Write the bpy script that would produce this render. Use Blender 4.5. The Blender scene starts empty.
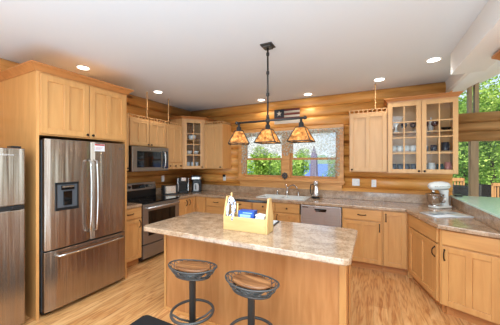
import bpy, bmesh, math, random
from mathutils import Vector, Matrix
random.seed(7)
R = math.radians
PI = math.pi
SC = bpy.context.scene
COL = SC.collection

# ------------------------------------------------------------------ camera
cam_d = bpy.data.cameras.new('camera'); cam = bpy.data.objects.new('camera', cam_d); COL.objects.link(cam)
cam.location = (0, 0, 1.53); cam.rotation_euler = (R(90), 0, R(26.5))
cam_d.sensor_width = 36; cam_d.lens = 36*248.5/500; cam_d.clip_start = .05; cam_d.clip_end = 3000
SC.camera = cam
# ------------------------------------------------------------------ exposure
SC.view_settings.view_transform = 'Standard'; SC.view_settings.look = 'None'
SC.view_settings.gamma = 1; SC.view_settings.use_curve_mapping = False
SC.view_settings.exposure = -0.05
# ------------------------------------------------------------------ world
w = bpy.data.worlds.new('world'); SC.world = w; w.use_nodes = True
nt = w.node_tree; nt.nodes.clear()
wo = nt.nodes.new('ShaderNodeOutputWorld'); bg = nt.nodes.new('ShaderNodeBackground')
tc = nt.nodes.new('ShaderNodeTexCoord'); sx = nt.nodes.new('ShaderNodeSeparateXYZ')
cr = nt.nodes.new('ShaderNodeValToRGB')
els = cr.color_ramp.elements
els[0].position = 0.0; els[0].color = (.55, .55, .50, 1)
els[1].position = 1.0; els[1].color = (.20, .40, .80, 1)
e = els.new(.49); e.color = (.55, .58, .55, 1)
e = els.new(.51); e.color = (.80, .90, 1.0, 1)
e = els.new(.66); e.color = (.45, .66, 1.0, 1)
mr = nt.nodes.new('ShaderNodeMapRange'); mr.inputs[1].default_value = -1; mr.inputs[2].default_value = 1
nz = nt.nodes.new('ShaderNodeTexNoise'); nz.inputs['Scale'].default_value = 3.0; nz.inputs['Detail'].default_value = 6
cr2 = nt.nodes.new('ShaderNodeValToRGB'); cr2.color_ramp.elements[0].position = .45; cr2.color_ramp.elements[1].position = .62
mx = nt.nodes.new('ShaderNodeMixRGB'); mx.inputs[2].default_value = (1, 1, 1, 1)
nt.links.new(tc.outputs['Generated'], sx.inputs[0]); nt.links.new(sx.outputs['Z'], mr.inputs[0])
nt.links.new(mr.outputs[0], cr.inputs[0]); nt.links.new(tc.outputs['Generated'], nz.inputs[0])
nt.links.new(nz.outputs[0], cr2.inputs[0]); nt.links.new(cr2.outputs[0], mx.inputs[0]); nt.links.new(cr.outputs[0], mx.inputs[1])
nt.links.new(mx.outputs[0], bg.inputs[0]); bg.inputs[1].default_value = 1.25
nt.links.new(bg.outputs[0], wo.inputs[0])

# ------------------------------------------------------------------ sun and added fill lamps
def light(name, kind, loc, energy, color=(1, 1, 1), size=1, size_y=None, rot=None, target=None, angle=None, blend=.6):
    d = bpy.data.lights.new(name, kind); o = bpy.data.objects.new(name, d); COL.objects.link(o)
    o.location = loc; d.energy = energy; d.color = color
    if kind == 'AREA':
        d.size = size
        if size_y: d.shape = 'RECTANGLE'; d.size_y = size_y
    elif kind == 'SUN': d.angle = R(3)
    else: d.shadow_soft_size = size
    if kind == 'SPOT': d.spot_size = angle; d.spot_blend = blend
    if target is not None:
        o.rotation_euler = (Vector(target)-Vector(loc)).to_track_quat('-Z', 'Y').to_euler()
    elif rot: o.rotation_euler = rot
    return o
light('sun', 'SUN', (5, 0, 20), 8, (1, .95, .86), target=(7.5, 9, 0))
light('fill_behind', 'AREA', (-.4, -2.9, 1.7), 80, (.66, .86, 1), 4.6, 2.2, target=(-.6, 3, 1.2))  # unseen fill lamp added behind the camera to brighten the kitchen
light('great_room_fill', 'AREA', (5.0, 1.6, 2.0), 85, (.66, .86, 1), 4.5, 2.6, target=(-2, 2.2, 1.2))  # added area lamp at the right, stands in for great room window daylight
light('ceiling_uplight_fill', 'AREA', (-.1, -.5, .5), 150, (.46, .75, 1), 4.6, 2.6, rot=(PI, 0, 0))  # added upward fill lamp below the camera, brightens and cools the ceiling
light('overhead_fill', 'AREA', (-.55, .0, 2.66), 150, (.74, .90, 1), 2.4, 2.6, rot=(0, 0, 0))  # added overhead fill panel near the camera, lifts floor and lower fronts

# ------------------------------------------------------------------ materials
def s2l(c): return tuple(((x/255)/12.92 if x/255 <= .04045 else ((x/255+.055)/1.055)**2.4) for x in c)
def newmat(name):
    m = bpy.data.materials.new(name); m.use_nodes = True
    b = m.node_tree.nodes['Principled BSDF']
    return m, m.node_tree, b
def plain(name, rgb, rough=.5, metal=0, **kw):
    m, t, b = newmat(name)
    b.inputs['Base Color'].default_value = (*s2l(rgb), 1); b.inputs['Roughness'].default_value = rough
    b.inputs['Metallic'].default_value = metal
    for k, v in kw.items(): b.inputs[k.replace('_', ' ')].default_value = v
    n = t.nodes.new('ShaderNodeTexNoise'); n.inputs['Scale'].default_value = 14
    mp = t.nodes.new('ShaderNodeMapRange'); mp.inputs[3].default_value = max(0, rough-.05); mp.inputs[4].default_value = min(1, rough+.05)
    tcn = t.nodes.new('ShaderNodeTexCoord')
    t.links.new(tcn.outputs['Object'], n.inputs[0]); t.links.new(n.outputs[0], mp.inputs[0]); t.links.new(mp.outputs[0], b.inputs['Roughness'])
    return m
def ramp(t, stops):
    r = t.nodes.new('ShaderNodeValToRGB'); el = r.color_ramp.elements
    el[0].position, el[0].color = stops[0][0], (*s2l(stops[0][1]), 1)
    el[1].position, el[1].color = stops[-1][0], (*s2l(stops[-1][1]), 1)
    for p, c in stops[1:-1]:
        e = el.new(p); e.color = (*s2l(c), 1)
    return r
def wood(name, c0, c1, axis='z', rough=.38, scale=1.0, knots=False, bump=.05):
    m, t, b = newmat(name)
    tcn = t.nodes.new('ShaderNodeTexCoord'); mp = t.nodes.new('ShaderNodeMapping')
    sc = {'x': (.9, 9, 9), 'y': (9, .9, 9), 'z': (9, 9, .9)}[axis]
    mp.inputs['Scale'].default_value = tuple(s*scale for s in sc)
    oi = t.nodes.new('ShaderNodeObjectInfo'); ad = t.nodes.new('ShaderNodeVectorMath'); ad.operation = 'ADD'
    ml = t.nodes.new('ShaderNodeMath'); ml.operation = 'MULTIPLY'; ml.inputs[1].default_value = 37
    t.links.new(oi.outputs['Random'], ml.inputs[0]); t.links.new(tcn.outputs['Object'], ad.inputs[0]); t.links.new(ml.outputs[0], ad.inputs[1])
    t.links.new(ad.outputs[0], mp.inputs[0])
    n = t.nodes.new('ShaderNodeTexNoise'); n.inputs['Scale'].default_value = 2.2; n.inputs['Detail'].default_value = 6; n.inputs['Distortion'].default_value = .6
    t.links.new(mp.outputs[0], n.inputs[0])
    mid = tuple((a+c)/2 for a, c in zip(c0, c1))
    r = ramp(t, [(.3, c0), (.5, mid), (.72, c1)]); t.links.new(n.outputs[0], r.inputs[0])
    out = r.outputs[0]
    if knots:
        mp2 = t.nodes.new('ShaderNodeMapping')
        mp2.inputs['Scale'].default_value = {'x': (1.5, 3.4, 3.4), 'y': (3.4, 1.5, 3.4), 'z': (3.4, 3.4, 1.5)}[axis]
        t.links.new(tcn.outputs['Object'], mp2.inputs[0])
        v = t.nodes.new('ShaderNodeTexVoronoi'); v.inputs['Scale'].default_value = 1.25
        t.links.new(mp2.outputs[0], v.inputs[0])
        rk = ramp(t, [(.05, (70, 38, 18)), (.10, (150, 88, 45)), (.17, (255, 255, 255))]); t.links.new(v.outputs['Distance'], rk.inputs[0])
        mu = t.nodes.new('ShaderNodeMixRGB'); mu.blend_type = 'MULTIPLY'; mu.inputs[0].default_value = .75
        t.links.new(out, mu.inputs[1]); t.links.new(rk.outputs[0], mu.inputs[2]); out = mu.outputs[0]
    t.links.new(out, b.inputs['Base Color'])
    b.inputs['Roughness'].default_value = rough
    bp = t.nodes.new('ShaderNodeBump'); bp.inputs['Strength'].default_value = bump; bp.inputs['Distance'].default_value = .01
    t.links.new(n.outputs[0], bp.inputs['Height']); t.links.new(bp.outputs[0], b.inputs['Normal'])
    return m
MAPLE = wood('maple', (200, 143, 84), (215, 160, 98), 'z', .33)
MAPLE_X = wood('maple_horizontal', (200, 143, 84), (215, 160, 98), 'x', .33)
ISLAND = wood('island_maple', (184, 122, 70), (206, 146, 92), 'z', .33)
MAPLE_L = wood('maple_light', (208, 160, 106), (220, 174, 120), 'z', .35)
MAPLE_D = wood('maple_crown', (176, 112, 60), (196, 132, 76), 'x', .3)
PINE = wood('pine_box', (206, 164, 102), (228, 192, 130), 'x', .5, 1.0, True)
PINE_Z = wood('pine_end', (206, 164, 102), (228, 192, 130), 'z', .5)
TRIM = wood('pine_trim', (200, 138, 76), (228, 170, 104), 'x', .4)
TRIMZ = wood('pine_trim_vertical', (188, 126, 66), (216, 156, 92), 'z', .4)
LOGX = wood('log_x', (200, 132, 58), (240, 178, 100), 'x', .36, .8, True, .15)
LOGY = wood('log_y', (200, 136, 66), (236, 178, 108), 'y', .36, .8, True, .15)
POST = wood('weathered_post', (140, 122, 92), (172, 152, 118), 'z', .6)
LOGBEAM = wood('log_beam', (158, 120, 72), (204, 162, 108), 'x', .6, .8, True, .15)
SEATWOOD = wood('seat_wood', (92, 54, 30), (176, 122, 78), 'x', .35, 1.4, True)
BLACK = plain('black_plastic', (22, 22, 24), .3)
BLACKGLASS = plain('black_glass', (10, 10, 12), .06)
BRONZE = plain('dark_bronze', (38, 30, 26), .4, .7)
IRON = plain('iron_grey', (84, 82, 80), .5, .4)
WHITE = plain('white_enamel', (232, 232, 228), .25)
PLATE = plain('white_plastic', (235, 235, 232), .4)
CHROME = plain('chrome', (208, 204, 200), .2, 1)
DKSTEEL = plain('slate_steel', (150, 142, 134), .36, .8)
PAPER = plain('paper', (225, 226, 228), .6)
BLUE = plain('blue_card', (30, 82, 178), .4)
LBLUE = plain('light_blue_card', (150, 190, 225), .4)
RED = plain('red_print', (180, 40, 40), .5)
DKBLUE = plain('dark_mug', (58, 62, 74), .3)
TEAL = plain('teal_mug', (48, 92, 96), .3)
PINK = plain('pink_mug', (205, 130, 120), .35)
GREYM = plain('grey_mug', (120, 124, 130), .3)
WINE = plain('wine_glass_dark', (70, 32, 34), .12, 0, Alpha=.85)
RUG = plain('black_mat', (34, 33, 34), .85)
CANVAS = plain('umbrella_cloth', (120, 112, 138), .8)
CREAM = plain('toaster_steel', (200, 192, 180), .25, .8)

def steel(name, c0, c1, axis='z'):
    m, t, b = newmat(name)
    tcn = t.nodes.new('ShaderNodeTexCoord'); mp = t.nodes.new('ShaderNodeMapping')
    mp.inputs['Scale'].default_value = (2, 2, 160) if axis == 'x' else (120, 120, 1.5)
    n = t.nodes.new('ShaderNodeTexNoise'); n.inputs['Scale'].default_value = 1.5; n.inputs['Detail'].default_value = 4
    t.links.new(tcn.outputs['Object'], mp.inputs[0]); t.links.new(mp.outputs[0], n.inputs[0])
    r = ramp(t, [(.35, c0), (.65, c1)]); t.links.new(n.outputs[0], r.inputs[0]); t.links.new(r.outputs[0], b.inputs['Base Color'])
    b.inputs['Metallic'].default_value = .95 if axis == 'z' else .7; b.inputs['Roughness'].default_value = .26
    # gentle waviness of the pressed sheet
    mp2 = t.nodes.new('ShaderNodeMapping'); mp2.inputs['Scale'].default_value = (9, 9, .35)
    n2 = t.nodes.new('ShaderNodeTexNoise'); n2.inputs['Scale'].default_value = 1.6
    bp = t.nodes.new('ShaderNodeBump'); bp.inputs['Strength'].default_value = .45; bp.inputs['Distance'].default_value = .02
    t.links.new(tcn.outputs['Object'], mp2.inputs[0]); t.links.new(mp2.outputs[0], n2.inputs[0]); t.links.new(n2.outputs[0], bp.inputs['Height']); t.links.new(bp.outputs[0], b.inputs['Normal'])
    return m
STEEL = steel('stainless_steel', (164, 150, 138), (180, 166, 152))
STEELX = steel('stainless_horizontal', (206, 206, 206), (222, 222, 222), 'x')

def stone(name, cols, rough=.2):
    m, t, b = newmat(name)
    tcn = t.nodes.new('ShaderNodeTexCoord')
    n = t.nodes.new('ShaderNodeTexNoise'); n.inputs['Scale'].default_value = 9; n.inputs['Detail'].default_value = 9; n.inputs['Roughness'].default_value = .72; n.inputs['Distortion'].default_value = .4
    t.links.new(tcn.outputs['Object'], n.inputs[0])
    r = ramp(t, cols); t.links.new(n.outputs[0], r.inputs[0])
    n2 = t.nodes.new('ShaderNodeTexNoise'); n2.inputs['Scale'].default_value = 75; n2.inputs['Detail'].default_value = 3
    t.links.new(tcn.outputs['Object'], n2.inputs[0])
    r2 = ramp(t, [(.36, (190, 176, 160)), (.5, (255, 255, 255)), (.7, (255, 255, 255))]); t.links.new(n2.outputs[0], r2.inputs[0])
    mu = t.nodes.new('ShaderNodeMixRGB'); mu.blend_type = 'MULTIPLY'; mu.inputs[0].default_value = .55
    t.links.new(r.outputs[0], mu.inputs[1]); t.links.new(r2.outputs[0], mu.inputs[2])
    t.links.new(mu.outputs[0], b.inputs['Base Color']); b.inputs['Roughness'].default_value = rough; b.inputs['IOR'].default_value = 1.7
    return m
COUNTER = stone('laminate_stone', [(.30, (140, 112, 88)), (.46, (172, 142, 114)), (.56, (190, 160, 132)), (.72, (206, 180, 152))], .13)

def floor_mat():
    m, t, b = newmat('laminate_floor')
    tcn = t.nodes.new('ShaderNodeTexCoord'); mp = t.nodes.new('ShaderNodeMapping')
    mp.inputs['Rotation'].default_value = (0, 0, R(90))
    t.links.new(tcn.outputs['Object'], mp.inputs[0])
    br = t.nodes.new('ShaderNodeTexBrick'); br.inputs['Scale'].default_value = 1
    br.inputs['Brick Width'].default_value = 1.25; br.inputs['Row Height'].default_value = .125; br.inputs['Mortar Size'].default_value = .0012
    br.inputs['Color1'].default_value = (*s2l((236, 188, 132)), 1); br.inputs['Color2'].default_value = (*s2l((220, 168, 112)), 1)
    br.inputs['Mortar'].default_value = (*s2l((176, 130, 86)), 1); br.offset = .37
    t.links.new(mp.outputs[0], br.inputs[0])
    mp2 = t.nodes.new('ShaderNodeMapping'); mp2.inputs['Scale'].default_value = (16, 1.6, 1); t.links.new(tcn.outputs['Object'], mp2.inputs[0])
    n = t.nodes.new('ShaderNodeTexNoise'); n.inputs['Scale'].default_value = 1.6; n.inputs['Detail'].default_value = 7; n.inputs['Distortion'].default_value = 1.6
    t.links.new(mp2.outputs[0], n.inputs[0])
    r = ramp(t, [(.34, (196, 146, 104)), (.46, (236, 214, 188)), (.60, (255, 250, 242))]); t.links.new(n.outputs[0], r.inputs[0])
    mu = t.nodes.new('ShaderNodeMixRGB'); mu.blend_type = 'MULTIPLY'; mu.inputs[0].default_value = .85
    t.links.new(br.outputs[0], mu.inputs[1]); t.links.new(r.outputs[0], mu.inputs[2]); t.links.new(mu.outputs[0], b.inputs['Base Color'])
    b.inputs['Roughness'].default_value = .3
    return m
FLOOR = floor_mat()
CEIL = plain('ceiling_paint', (224, 229, 234), .85)
DRYWALL = plain('white_drywall', (236, 236, 234), .8)

def emis(name, rgb, s):
    m = bpy.data.materials.new(name); m.use_nodes = True; t = m.node_tree; t.nodes.clear()
    o = t.nodes.new('ShaderNodeOutputMaterial'); e = t.nodes.new('ShaderNodeEmission')
    e.inputs[0].default_value = (*s2l(rgb), 1); e.inputs[1].default_value = s; t.links.new(e.outputs[0], o.inputs[0]); return m
LAMP = emis('lamp_lens', (255, 248, 235), 9)
BULB = emis('bulb', (255, 214, 140), 14)
def glass(name, tint=(1, 1, 1), gloss=.08):
    m = bpy.data.materials.new(name); m.use_nodes = True; t = m.node_tree; t.nodes.clear()
    o = t.nodes.new('ShaderNodeOutputMaterial'); a = t.nodes.new('ShaderNodeBsdfTransparent'); g = t.nodes.new('ShaderNodeBsdfGlossy')
    a.inputs[0].default_value = (*tint, 1); g.inputs['Roughness'].default_value = .03
    f = t.nodes.new('ShaderNodeFresnel'); f.inputs[0].default_value = 1.3
    mxx = t.nodes.new('ShaderNodeMixShader'); t.links.new(f.outputs[0], mxx.inputs[0]); t.links.new(a.outputs[0], mxx.inputs[1]); t.links.new(g.outputs[0], mxx.inputs[2])
    t.links.new(mxx.outputs[0], o.inputs[0]); return m
GLASS = glass('window_glass', (.97, .99, .98))
CABGLASS = glass('cabinet_glass', (.98, .99, .99))
def mica():
    m = bpy.data.materials.new('mica_shade'); m.use_nodes = True; t = m.node_tree; t.nodes.clear()
    o = t.nodes.new('ShaderNodeOutputMaterial'); d = t.nodes.new('ShaderNodeBsdfDiffuse'); tr = t.nodes.new('ShaderNodeBsdfTranslucent')
    n = t.nodes.new('ShaderNodeTexNoise'); n.inputs['Scale'].default_value = 30; n.inputs['Detail'].default_value = 6
    r = ramp(t, [(.35, (118, 80, 48)), (.5, (170, 122, 74)), (.65, (210, 164, 106))]); t.links.new(n.outputs[0], r.inputs[0])
    tcn = t.nodes.new('ShaderNodeTexCoord'); t.links.new(tcn.outputs['Object'], n.inputs[0])
    t.links.new(r.outputs[0], d.inputs[0]); t.links.new(r.outputs[0], tr.inputs[0])
    mm = t.nodes.new('ShaderNodeMixShader'); mm.inputs[0].default_value = .5
    t.links.new(d.outputs[0], mm.inputs[1]); t.links.new(tr.outputs[0], mm.inputs[2]); t.links.new(mm.outputs[0], o.inputs[0]); return m
MICA = mica()
def lace():
    m = bpy.data.materials.new('lace'); m.use_nodes = True; t = m.node_tree; t.nodes.clear()
    o = t.nodes.new('ShaderNodeOutputMaterial'); d = t.nodes.new('ShaderNodeBsdfDiffuse'); tr = t.nodes.new('ShaderNodeBsdfTranslucent'); tp = t.nodes.new('ShaderNodeBsdfTransparent')
    d.inputs[0].default_value = (.72, .76, .70, 1); tr.inputs[0].default_value = (.62, .68, .62, 1)
    a = t.nodes.new('ShaderNodeMixShader'); a.inputs[0].default_value = .5; t.links.new(d.outputs[0], a.inputs[1]); t.links.new(tr.outputs[0], a.inputs[2])
    tcn = t.nodes.new('ShaderNodeTexCoord'); v = t.nodes.new('ShaderNodeTexVoronoi'); v.inputs['Scale'].default_value = 26
    t.links.new(tcn.outputs['Object'], v.inputs[0])
    mrr = t.nodes.new('ShaderNodeMapRange'); mrr.inputs[1].default_value = .25; mrr.inputs[2].default_value = .55; mrr.inputs[3].default_value = .75; mrr.inputs[4].default_value = .25
    t.links.new(v.outputs['Distance'], mrr.inputs[0])
    b = t.nodes.new('ShaderNodeMixShader'); t.links.new(mrr.outputs[0], b.inputs[0]); t.links.new(tp.outputs[0], b.inputs[2]); t.links.new(a.outputs[0], b.inputs[1])
    mrr.inputs[3].default_value = .25; mrr.inputs[4].default_value = .72
    t.links.new(b.outputs[0], o.inputs[0]); return m
LACE = lace()
def leafmat(name, c0, c1):
    m = bpy.data.materials.new(name); m.use_nodes = True; t = m.node_tree; t.nodes.clear()
    o = t.nodes.new('ShaderNodeOutputMaterial'); d = t.nodes.new('ShaderNodeBsdfDiffuse'); tr = t.nodes.new('ShaderNodeBsdfTranslucent')
    g = t.nodes.new('ShaderNodeTexCoord'); n = t.nodes.new('ShaderNodeTexNoise'); n.inputs['Scale'].default_value = 2.5; n.inputs['Detail'].default_value = 5
    t.links.new(g.outputs['Object'], n.inputs[0])
    r = ramp(t, [(.38, c0), (.62, c1)]); t.links.new(n.outputs[0], r.inputs[0]); t.links.new(r.outputs[0], d.inputs[0]); t.links.new(r.outputs[0], tr.inputs[0])
    a = t.nodes.new('ShaderNodeMixShader'); a.inputs[0].default_value = .35; t.links.new(d.outputs[0], a.inputs[1]); t.links.new(tr.outputs[0], a.inputs[2])
    t.links.new(a.outputs[0], o.inputs[0]); return m
LEAF = leafmat('leaves', (120, 156, 60), (214, 232, 130))
LEAFD = leafmat('leaves_dark', (84, 124, 62), (172, 204, 108))
BARK = plain('bark', (96, 78, 60), .9)
GRASS = plain('grass', (110, 146, 70), .9)
WATER = plain('lake_water', (66, 96, 168), .6)
DECK = wood('deck_boards', (150, 128, 104), (184, 160, 132), 'x', .7)
def aqua():
    m, t, b = newmat('aqua_glass_top')
    b.inputs['Base Color'].default_value = (*s2l((180, 226, 206)), 1); b.inputs['Roughness'].default_value = .12
    n = t.nodes.new('ShaderNodeTexNoise'); n.inputs['Scale'].default_value = 60
    r = ramp(t, [(.4, (196, 236, 220)), (.6, (212, 244, 232))]); t.links.new(n.outputs[0], r.inputs[0]); t.links.new(r.outputs[0], b.inputs['Base Color'])  # aqua tone puts the sky and tree reflection into the base colour
    return m
AQUA = aqua()

# ------------------------------------------------------------------ mesh helpers
class MB:
    def __init__(s): s.v = []; s.f = []; s.sm = []; s.mi = []; s.cur = 0
    def add(s, vs, fs, smooth=False, M=None):
        o = len(s.v)
        for p in vs:
            p = Vector(p)
            s.v.append(M @ p if M else p)
        for f in fs: s.f.append([i+o for i in f]); s.sm.append(smooth); s.mi.append(s.cur)
        return s
    def box(s, x0, y0, z0, x1, y1, z1, M=None):
        x0, x1 = min(x0, x1), max(x0, x1); y0, y1 = min(y0, y1), max(y0, y1); z0, z1 = min(z0, z1), max(z0, z1)
        vs = [(x0,y0,z0),(x1,y0,z0),(x1,y1,z0),(x0,y1,z0),(x0,y0,z1),(x1,y0,z1),(x1,y1,z1),(x0,y1,z1)]
        fs = [(0,3,2,1),(4,5,6,7),(0,1,5,4),(1,2,6,5),(2,3,7,6),(3,0,4,7)]
        return s.add(vs, fs, False, M)
    def prism(s, pts, z0, z1, M=None, smooth=False):
        # pts counter-clockwise in xy
        a = sum(pts[i][0]*pts[(i+1) % len(pts)][1]-pts[(i+1) % len(pts)][0]*pts[i][1] for i in range(len(pts)))
        if a < 0: pts = pts[::-1]
        n = len(pts)
        vs = [(x, y, z0) for x, y in pts]+[(x, y, z1) for x, y in pts]
        fs = [tuple(reversed(range(n))), tuple(range(n, 2*n))]
        s.add(vs, fs, False, M)
        o = len(s.v)-2*n
        for i in range(n):
            j = (i+1) % n; s.f.append([o+i, o+j, o+n+j, o+n+i]); s.sm.append(smooth); s.mi.append(s.cur)
        return s
    def lathe(s, prof, c=(0, 0, 0), n=24, M=None, cap=True, ax=1, ay=1):
        vs = []; fs = []
        for r, z in prof:
            for i in range(n):
                a = 2*PI*i/n; vs.append((c[0]+r*ax*math.cos(a), c[1]+r*ay*math.sin(a), c[2]+z))
        m = len(prof)
        for k in range(m-1):
            for i in range(n):
                j = (i+1) % n; fs.append((k*n+i, k*n+j, (k+1)*n+j, (k+1)*n+i))
        s.add(vs, fs, True, M)
        if cap:
            o = len(s.v)-m*n
            if prof[0][0] > 1e-4: s.f.append([o+i for i in reversed(range(n))]); s.sm.append(False); s.mi.append(s.cur)
            if prof[-1][0] > 1e-4: s.f.append([o+(m-1)*n+i for i in range(n)]); s.sm.append(False); s.mi.append(s.cur)
        return s
    def tube(s, path, r, n=8, closed=False, M=None):
        P = [Vector(p) for p in path]; m = len(P); rs = r if isinstance(r, (list, tuple)) else [r]*m
        vs = []; up = None
        for k in range(m):
            if closed: d = P[(k+1) % m]-P[k-1]
            else: d = P[min(k+1, m-1)]-P[max(k-1, 0)]
            d.normalize()
            if up is None:
                up = Vector((0, 0, 1)) if abs(d.z) < .9 else Vector((1, 0, 0))
            sd = d.cross(up)
            if sd.length < 1e-4: sd = d.cross(Vector((0, 1, 0)))
            sd.normalize(); u2 = sd.cross(d).normalized(); up = u2
            for i in range(n):
                a = 2*PI*i/n; vs.append(P[k]+(sd*math.cos(a)+u2*math.sin(a))*rs[k])
        fs = []
        for k in range(m if closed else m-1):
            k2 = (k+1) % m
            for i in range(n):
                j = (i+1) % n; fs.append((k*n+j, k*n+i, k2*n+i, k2*n+j))
        if not closed:
            fs.append(tuple(range(n))); fs.append(tuple(reversed(range((m-1)*n, m*n))))
        return s.add(vs, fs, True, M)
    def sphere(s, c, rx, ry=None, rz=None, n=16, m=10, M=None):
        ry = ry or rx; rz = rz or rx
        prof = [(max(1e-5, math.sin(PI*k/m)), -math.cos(PI*k/m)) for k in range(m+1)]
        T = Matrix.Translation(c) @ Matrix.Diagonal((rx, ry, rz, 1))
        return s.lathe(prof, (0, 0, 0), n, (M @ T) if M else T, False)
    def build(s, name, mats, parent=None, bevel=0, segs=2):
        me = bpy.data.meshes.new(name); me.from_pydata([tuple(v) for v in s.v], [], s.f)
        if not isinstance(mats, (list, tuple)): mats = [mats]
        for m in mats: me.materials.append(m)
        me.polygons.foreach_set('use_smooth', s.sm); me.polygons.foreach_set('material_index', s.mi)
        me.update()
        bm = bmesh.new(); bm.from_mesh(me); bmesh.ops.recalc_face_normals(bm, faces=bm.faces); bm.to_mesh(me); bm.free()
        o = bpy.data.objects.new(name, me); COL.objects.link(o)
        if parent: o.parent = parent
        if bevel:
            b = o.modifiers.new('bevel', 'BEVEL'); b.width = bevel; b.segments = segs; b.limit_method = 'ANGLE'; b.angle_limit = R(40)
        return o
def tag(o, label, cat, group=None, kind=None):
    o['label'] = label; o['category'] = cat
    if group: o['group'] = group
    if kind: o['kind'] = kind
    return o
def struct(o, kind='structure'): o['kind'] = kind; return o
def thing(name, label, cat, loc=(0, 0, 0), rz=0, group=None):
    o = bpy.data.objects.new(name, None); COL.objects.link(o); o.location = loc; o.rotation_euler = (0, 0, rz); o.empty_display_size = .1
    return tag(o, label, cat, group)
def copytree(o, parent=None):
    c = o.copy(); COL.objects.link(c); c.parent = parent
    for ch in list(o.children): copytree(ch, c)
    return c
def text(name, body, size, mat, parent, loc, rot, extr=.001):
    cu = bpy.data.curves.new(name, 'FONT'); cu.body = body; cu.size = size; cu.extrude = extr; cu.align_x = 'CENTER'; cu.align_y = 'CENTER'
    t = bpy.data.objects.new(name, cu); COL.objects.link(t)
    dg = bpy.context.evaluated_depsgraph_get(); me = bpy.data.meshes.new_from_object(t.evaluated_get(dg))
    bpy.data.objects.remove(t); me.materials.clear(); me.materials.append(mat)
    o = bpy.data.objects.new(name, me); COL.objects.link(o); o.parent = parent; o.location = loc; o.rotation_euler = rot
    return o

# ------------------------------------------------------------------ dimensions
XW, YW, ZC = -3.77, 4.52, 2.72        # left wall, back wall, ceiling
XF, YF = -3.14, 3.90                  # base cabinet fronts
XU, YU = -3.44, 4.19                  # upper cabinet fronts

# ------------------------------------------------------------------ structure
struct(MB().prism([(-3.95, -3.3), (5.6, -3.3), (5.6, 5.4), (-3.95, 5.4)], -.12, 0).build('floor', FLOOR))
struct(MB().prism([(-3.95, -3.3), (.755, -3.3), (.755, 3.43), (.96, 3.43), (.96, 4.95), (-3.95, 4.95)], ZC, ZC+.15).build('ceiling', CEIL))

def log_courses(mb, axis, a0, a1, z0, z1, face, th=.2, ch=.18, ztop=ZC, sgn=1, hole=None):
    """stack of logs; face = position of the bulging room side; sgn +1: body extends to +; hole=(h0,h1,zb,zt)"""
    nseg = 7; z = ztop
    while z > z0+1e-3:
        zb = max(z-ch, z0)
        spans = [(a0, a1, zb, z)]
        if hole:
            h0, h1, hb, ht = hole
            if z > hb+1e-3 and zb < ht-1e-3:
                spans = [(a0, h0, zb, z), (h1, a1, zb, z)]
                if zb < hb: spans.append((h0, h1, zb, hb))
                if z > ht: spans.append((h0, h1, ht, z))
        for s0, s1, c0, c1 in spans:
            full = z-(z-ch); mid = z-ch/2
            prof = []
            for k in range(nseg+1):
                zz = c0+(c1-c0)*k/nseg
                q = max(0, 1-((zz-mid)/(ch/2*1.03))**2)
                prof.append((face+sgn*.052*(1-math.sqrt(q)), zz))
            back = face+sgn*th
            loop = prof+[(back, c1), (back, c0)]
            n = len(loop)
            if axis == 'x': vs = [(s0, p, zz) for p, zz in loop]+[(s1, p, zz) for p, zz in loop]
            else: vs = [(p, s0, zz) for p, zz in loop]+[(p, s1, zz) for p, zz in loop]
            fs = [tuple(range(n)), tuple(range(n, 2*n))]
            mb.add(vs, fs, False)
            o = len(mb.v)-2*n
            for i in range(n):
                j = (i+1) % n; mb.f.append([o+i, o+j, o+n+j, o+n+i]); mb.sm.append(i < nseg); mb.mi.append(0)
        z = zb
WX0, WX1, WZ0, WZ1 = -2.45, -.52, 1.195, 2.15
m = MB(); log_courses(m, 'x', XW-.1, 1.02, 0, ZC, YW, .22, hole=(WX0, WX1, WZ0, WZ1)); struct(m.build('wall_back', LOGX))
m = MB(); log_courses(m, 'y', -3.2, YW+.1, 0, ZC, XW, .2, sgn=-1); struct(m.build('wall_left', LOGY))
# vaulted white ceiling of the room beyond and the dropped beam before it
m = MB(); 
sl = .49
def vz(x): return 2.55+(x-.96)*sl
vs = [(.96, 3.43, vz(.96)), (5.6, 3.43, vz(5.6)), (5.6, 5.5, vz(5.6)), (.96, 5.5, vz(.96))]
vs += [(x, y, z+.12) for x, y, z in vs]
vs2 = [(.96, -3.3, vz(.96)), (5.6, -3.3, vz(5.6)), (5.6, 5.5, vz(5.6)), (.96, 5.5, vz(.96))]
vs2 += [(x, y, z+.12) for x, y, z in vs2]
m.add(vs2, [(0,3,2,1),(4,5,6,7),(0,1,5,4),(1,2,6,5),(2,3,7,6),(3,0,4,7)])
struct(m.build('ceiling', DRYWALL))
struct(MB().box(.755, -3.3, 2.49, 1.04, 3.43, 2.74).build('trim_1', DRYWALL))
struct(MB().box(.94, 3.43, 2.55, .98, 5.0, 2.74).build('trim_2', DRYWALL))
# window wall beyond
m = MB(); log_courses(m, 'x', 1.02, 5.5, 1.88, 2.34, 5.2, .2, ch=.153, ztop=2.34); struct(m.build('trim_3', LOGBEAM))
struct(MB().box(.98, 4.74, 0, 1.02, 5.3, 2.6).build('wall_return', TRIMZ))
f = struct(MB().box(1.41, 5.22, 0, 1.51, 5.34, 1.88).box(1.39, 5.24, 2.34, 1.435, 5.34, 2.8).box(1.47, 5.24, 2.34, 1.52, 5.34, 2.84).box(3.2, 5.22, 0, 3.3, 5.34, 1.88).box(3.2, 5.24, 2.34, 3.3, 5.34, 3.6).box(5.3, 5.22, 0, 5.5, 5.34, 4.6)
           .box(1.02, 5.24, 0, 5.5, 5.34, .12).build('window_1', POST))
MB().box(1.02, 5.28, .12, 5.3, 5.286, 1.88).build('window_pane', GLASS, f)
mm = MB(); mm.add([(1.02, 5.28, 2.34), (5.3, 5.28, 2.34), (5.3, 5.28, vz(5.3)), (1.02, 5.28, vz(1.02))], [(0, 1, 2, 3)]); mm.build('window_pane', GLASS, f)
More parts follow.
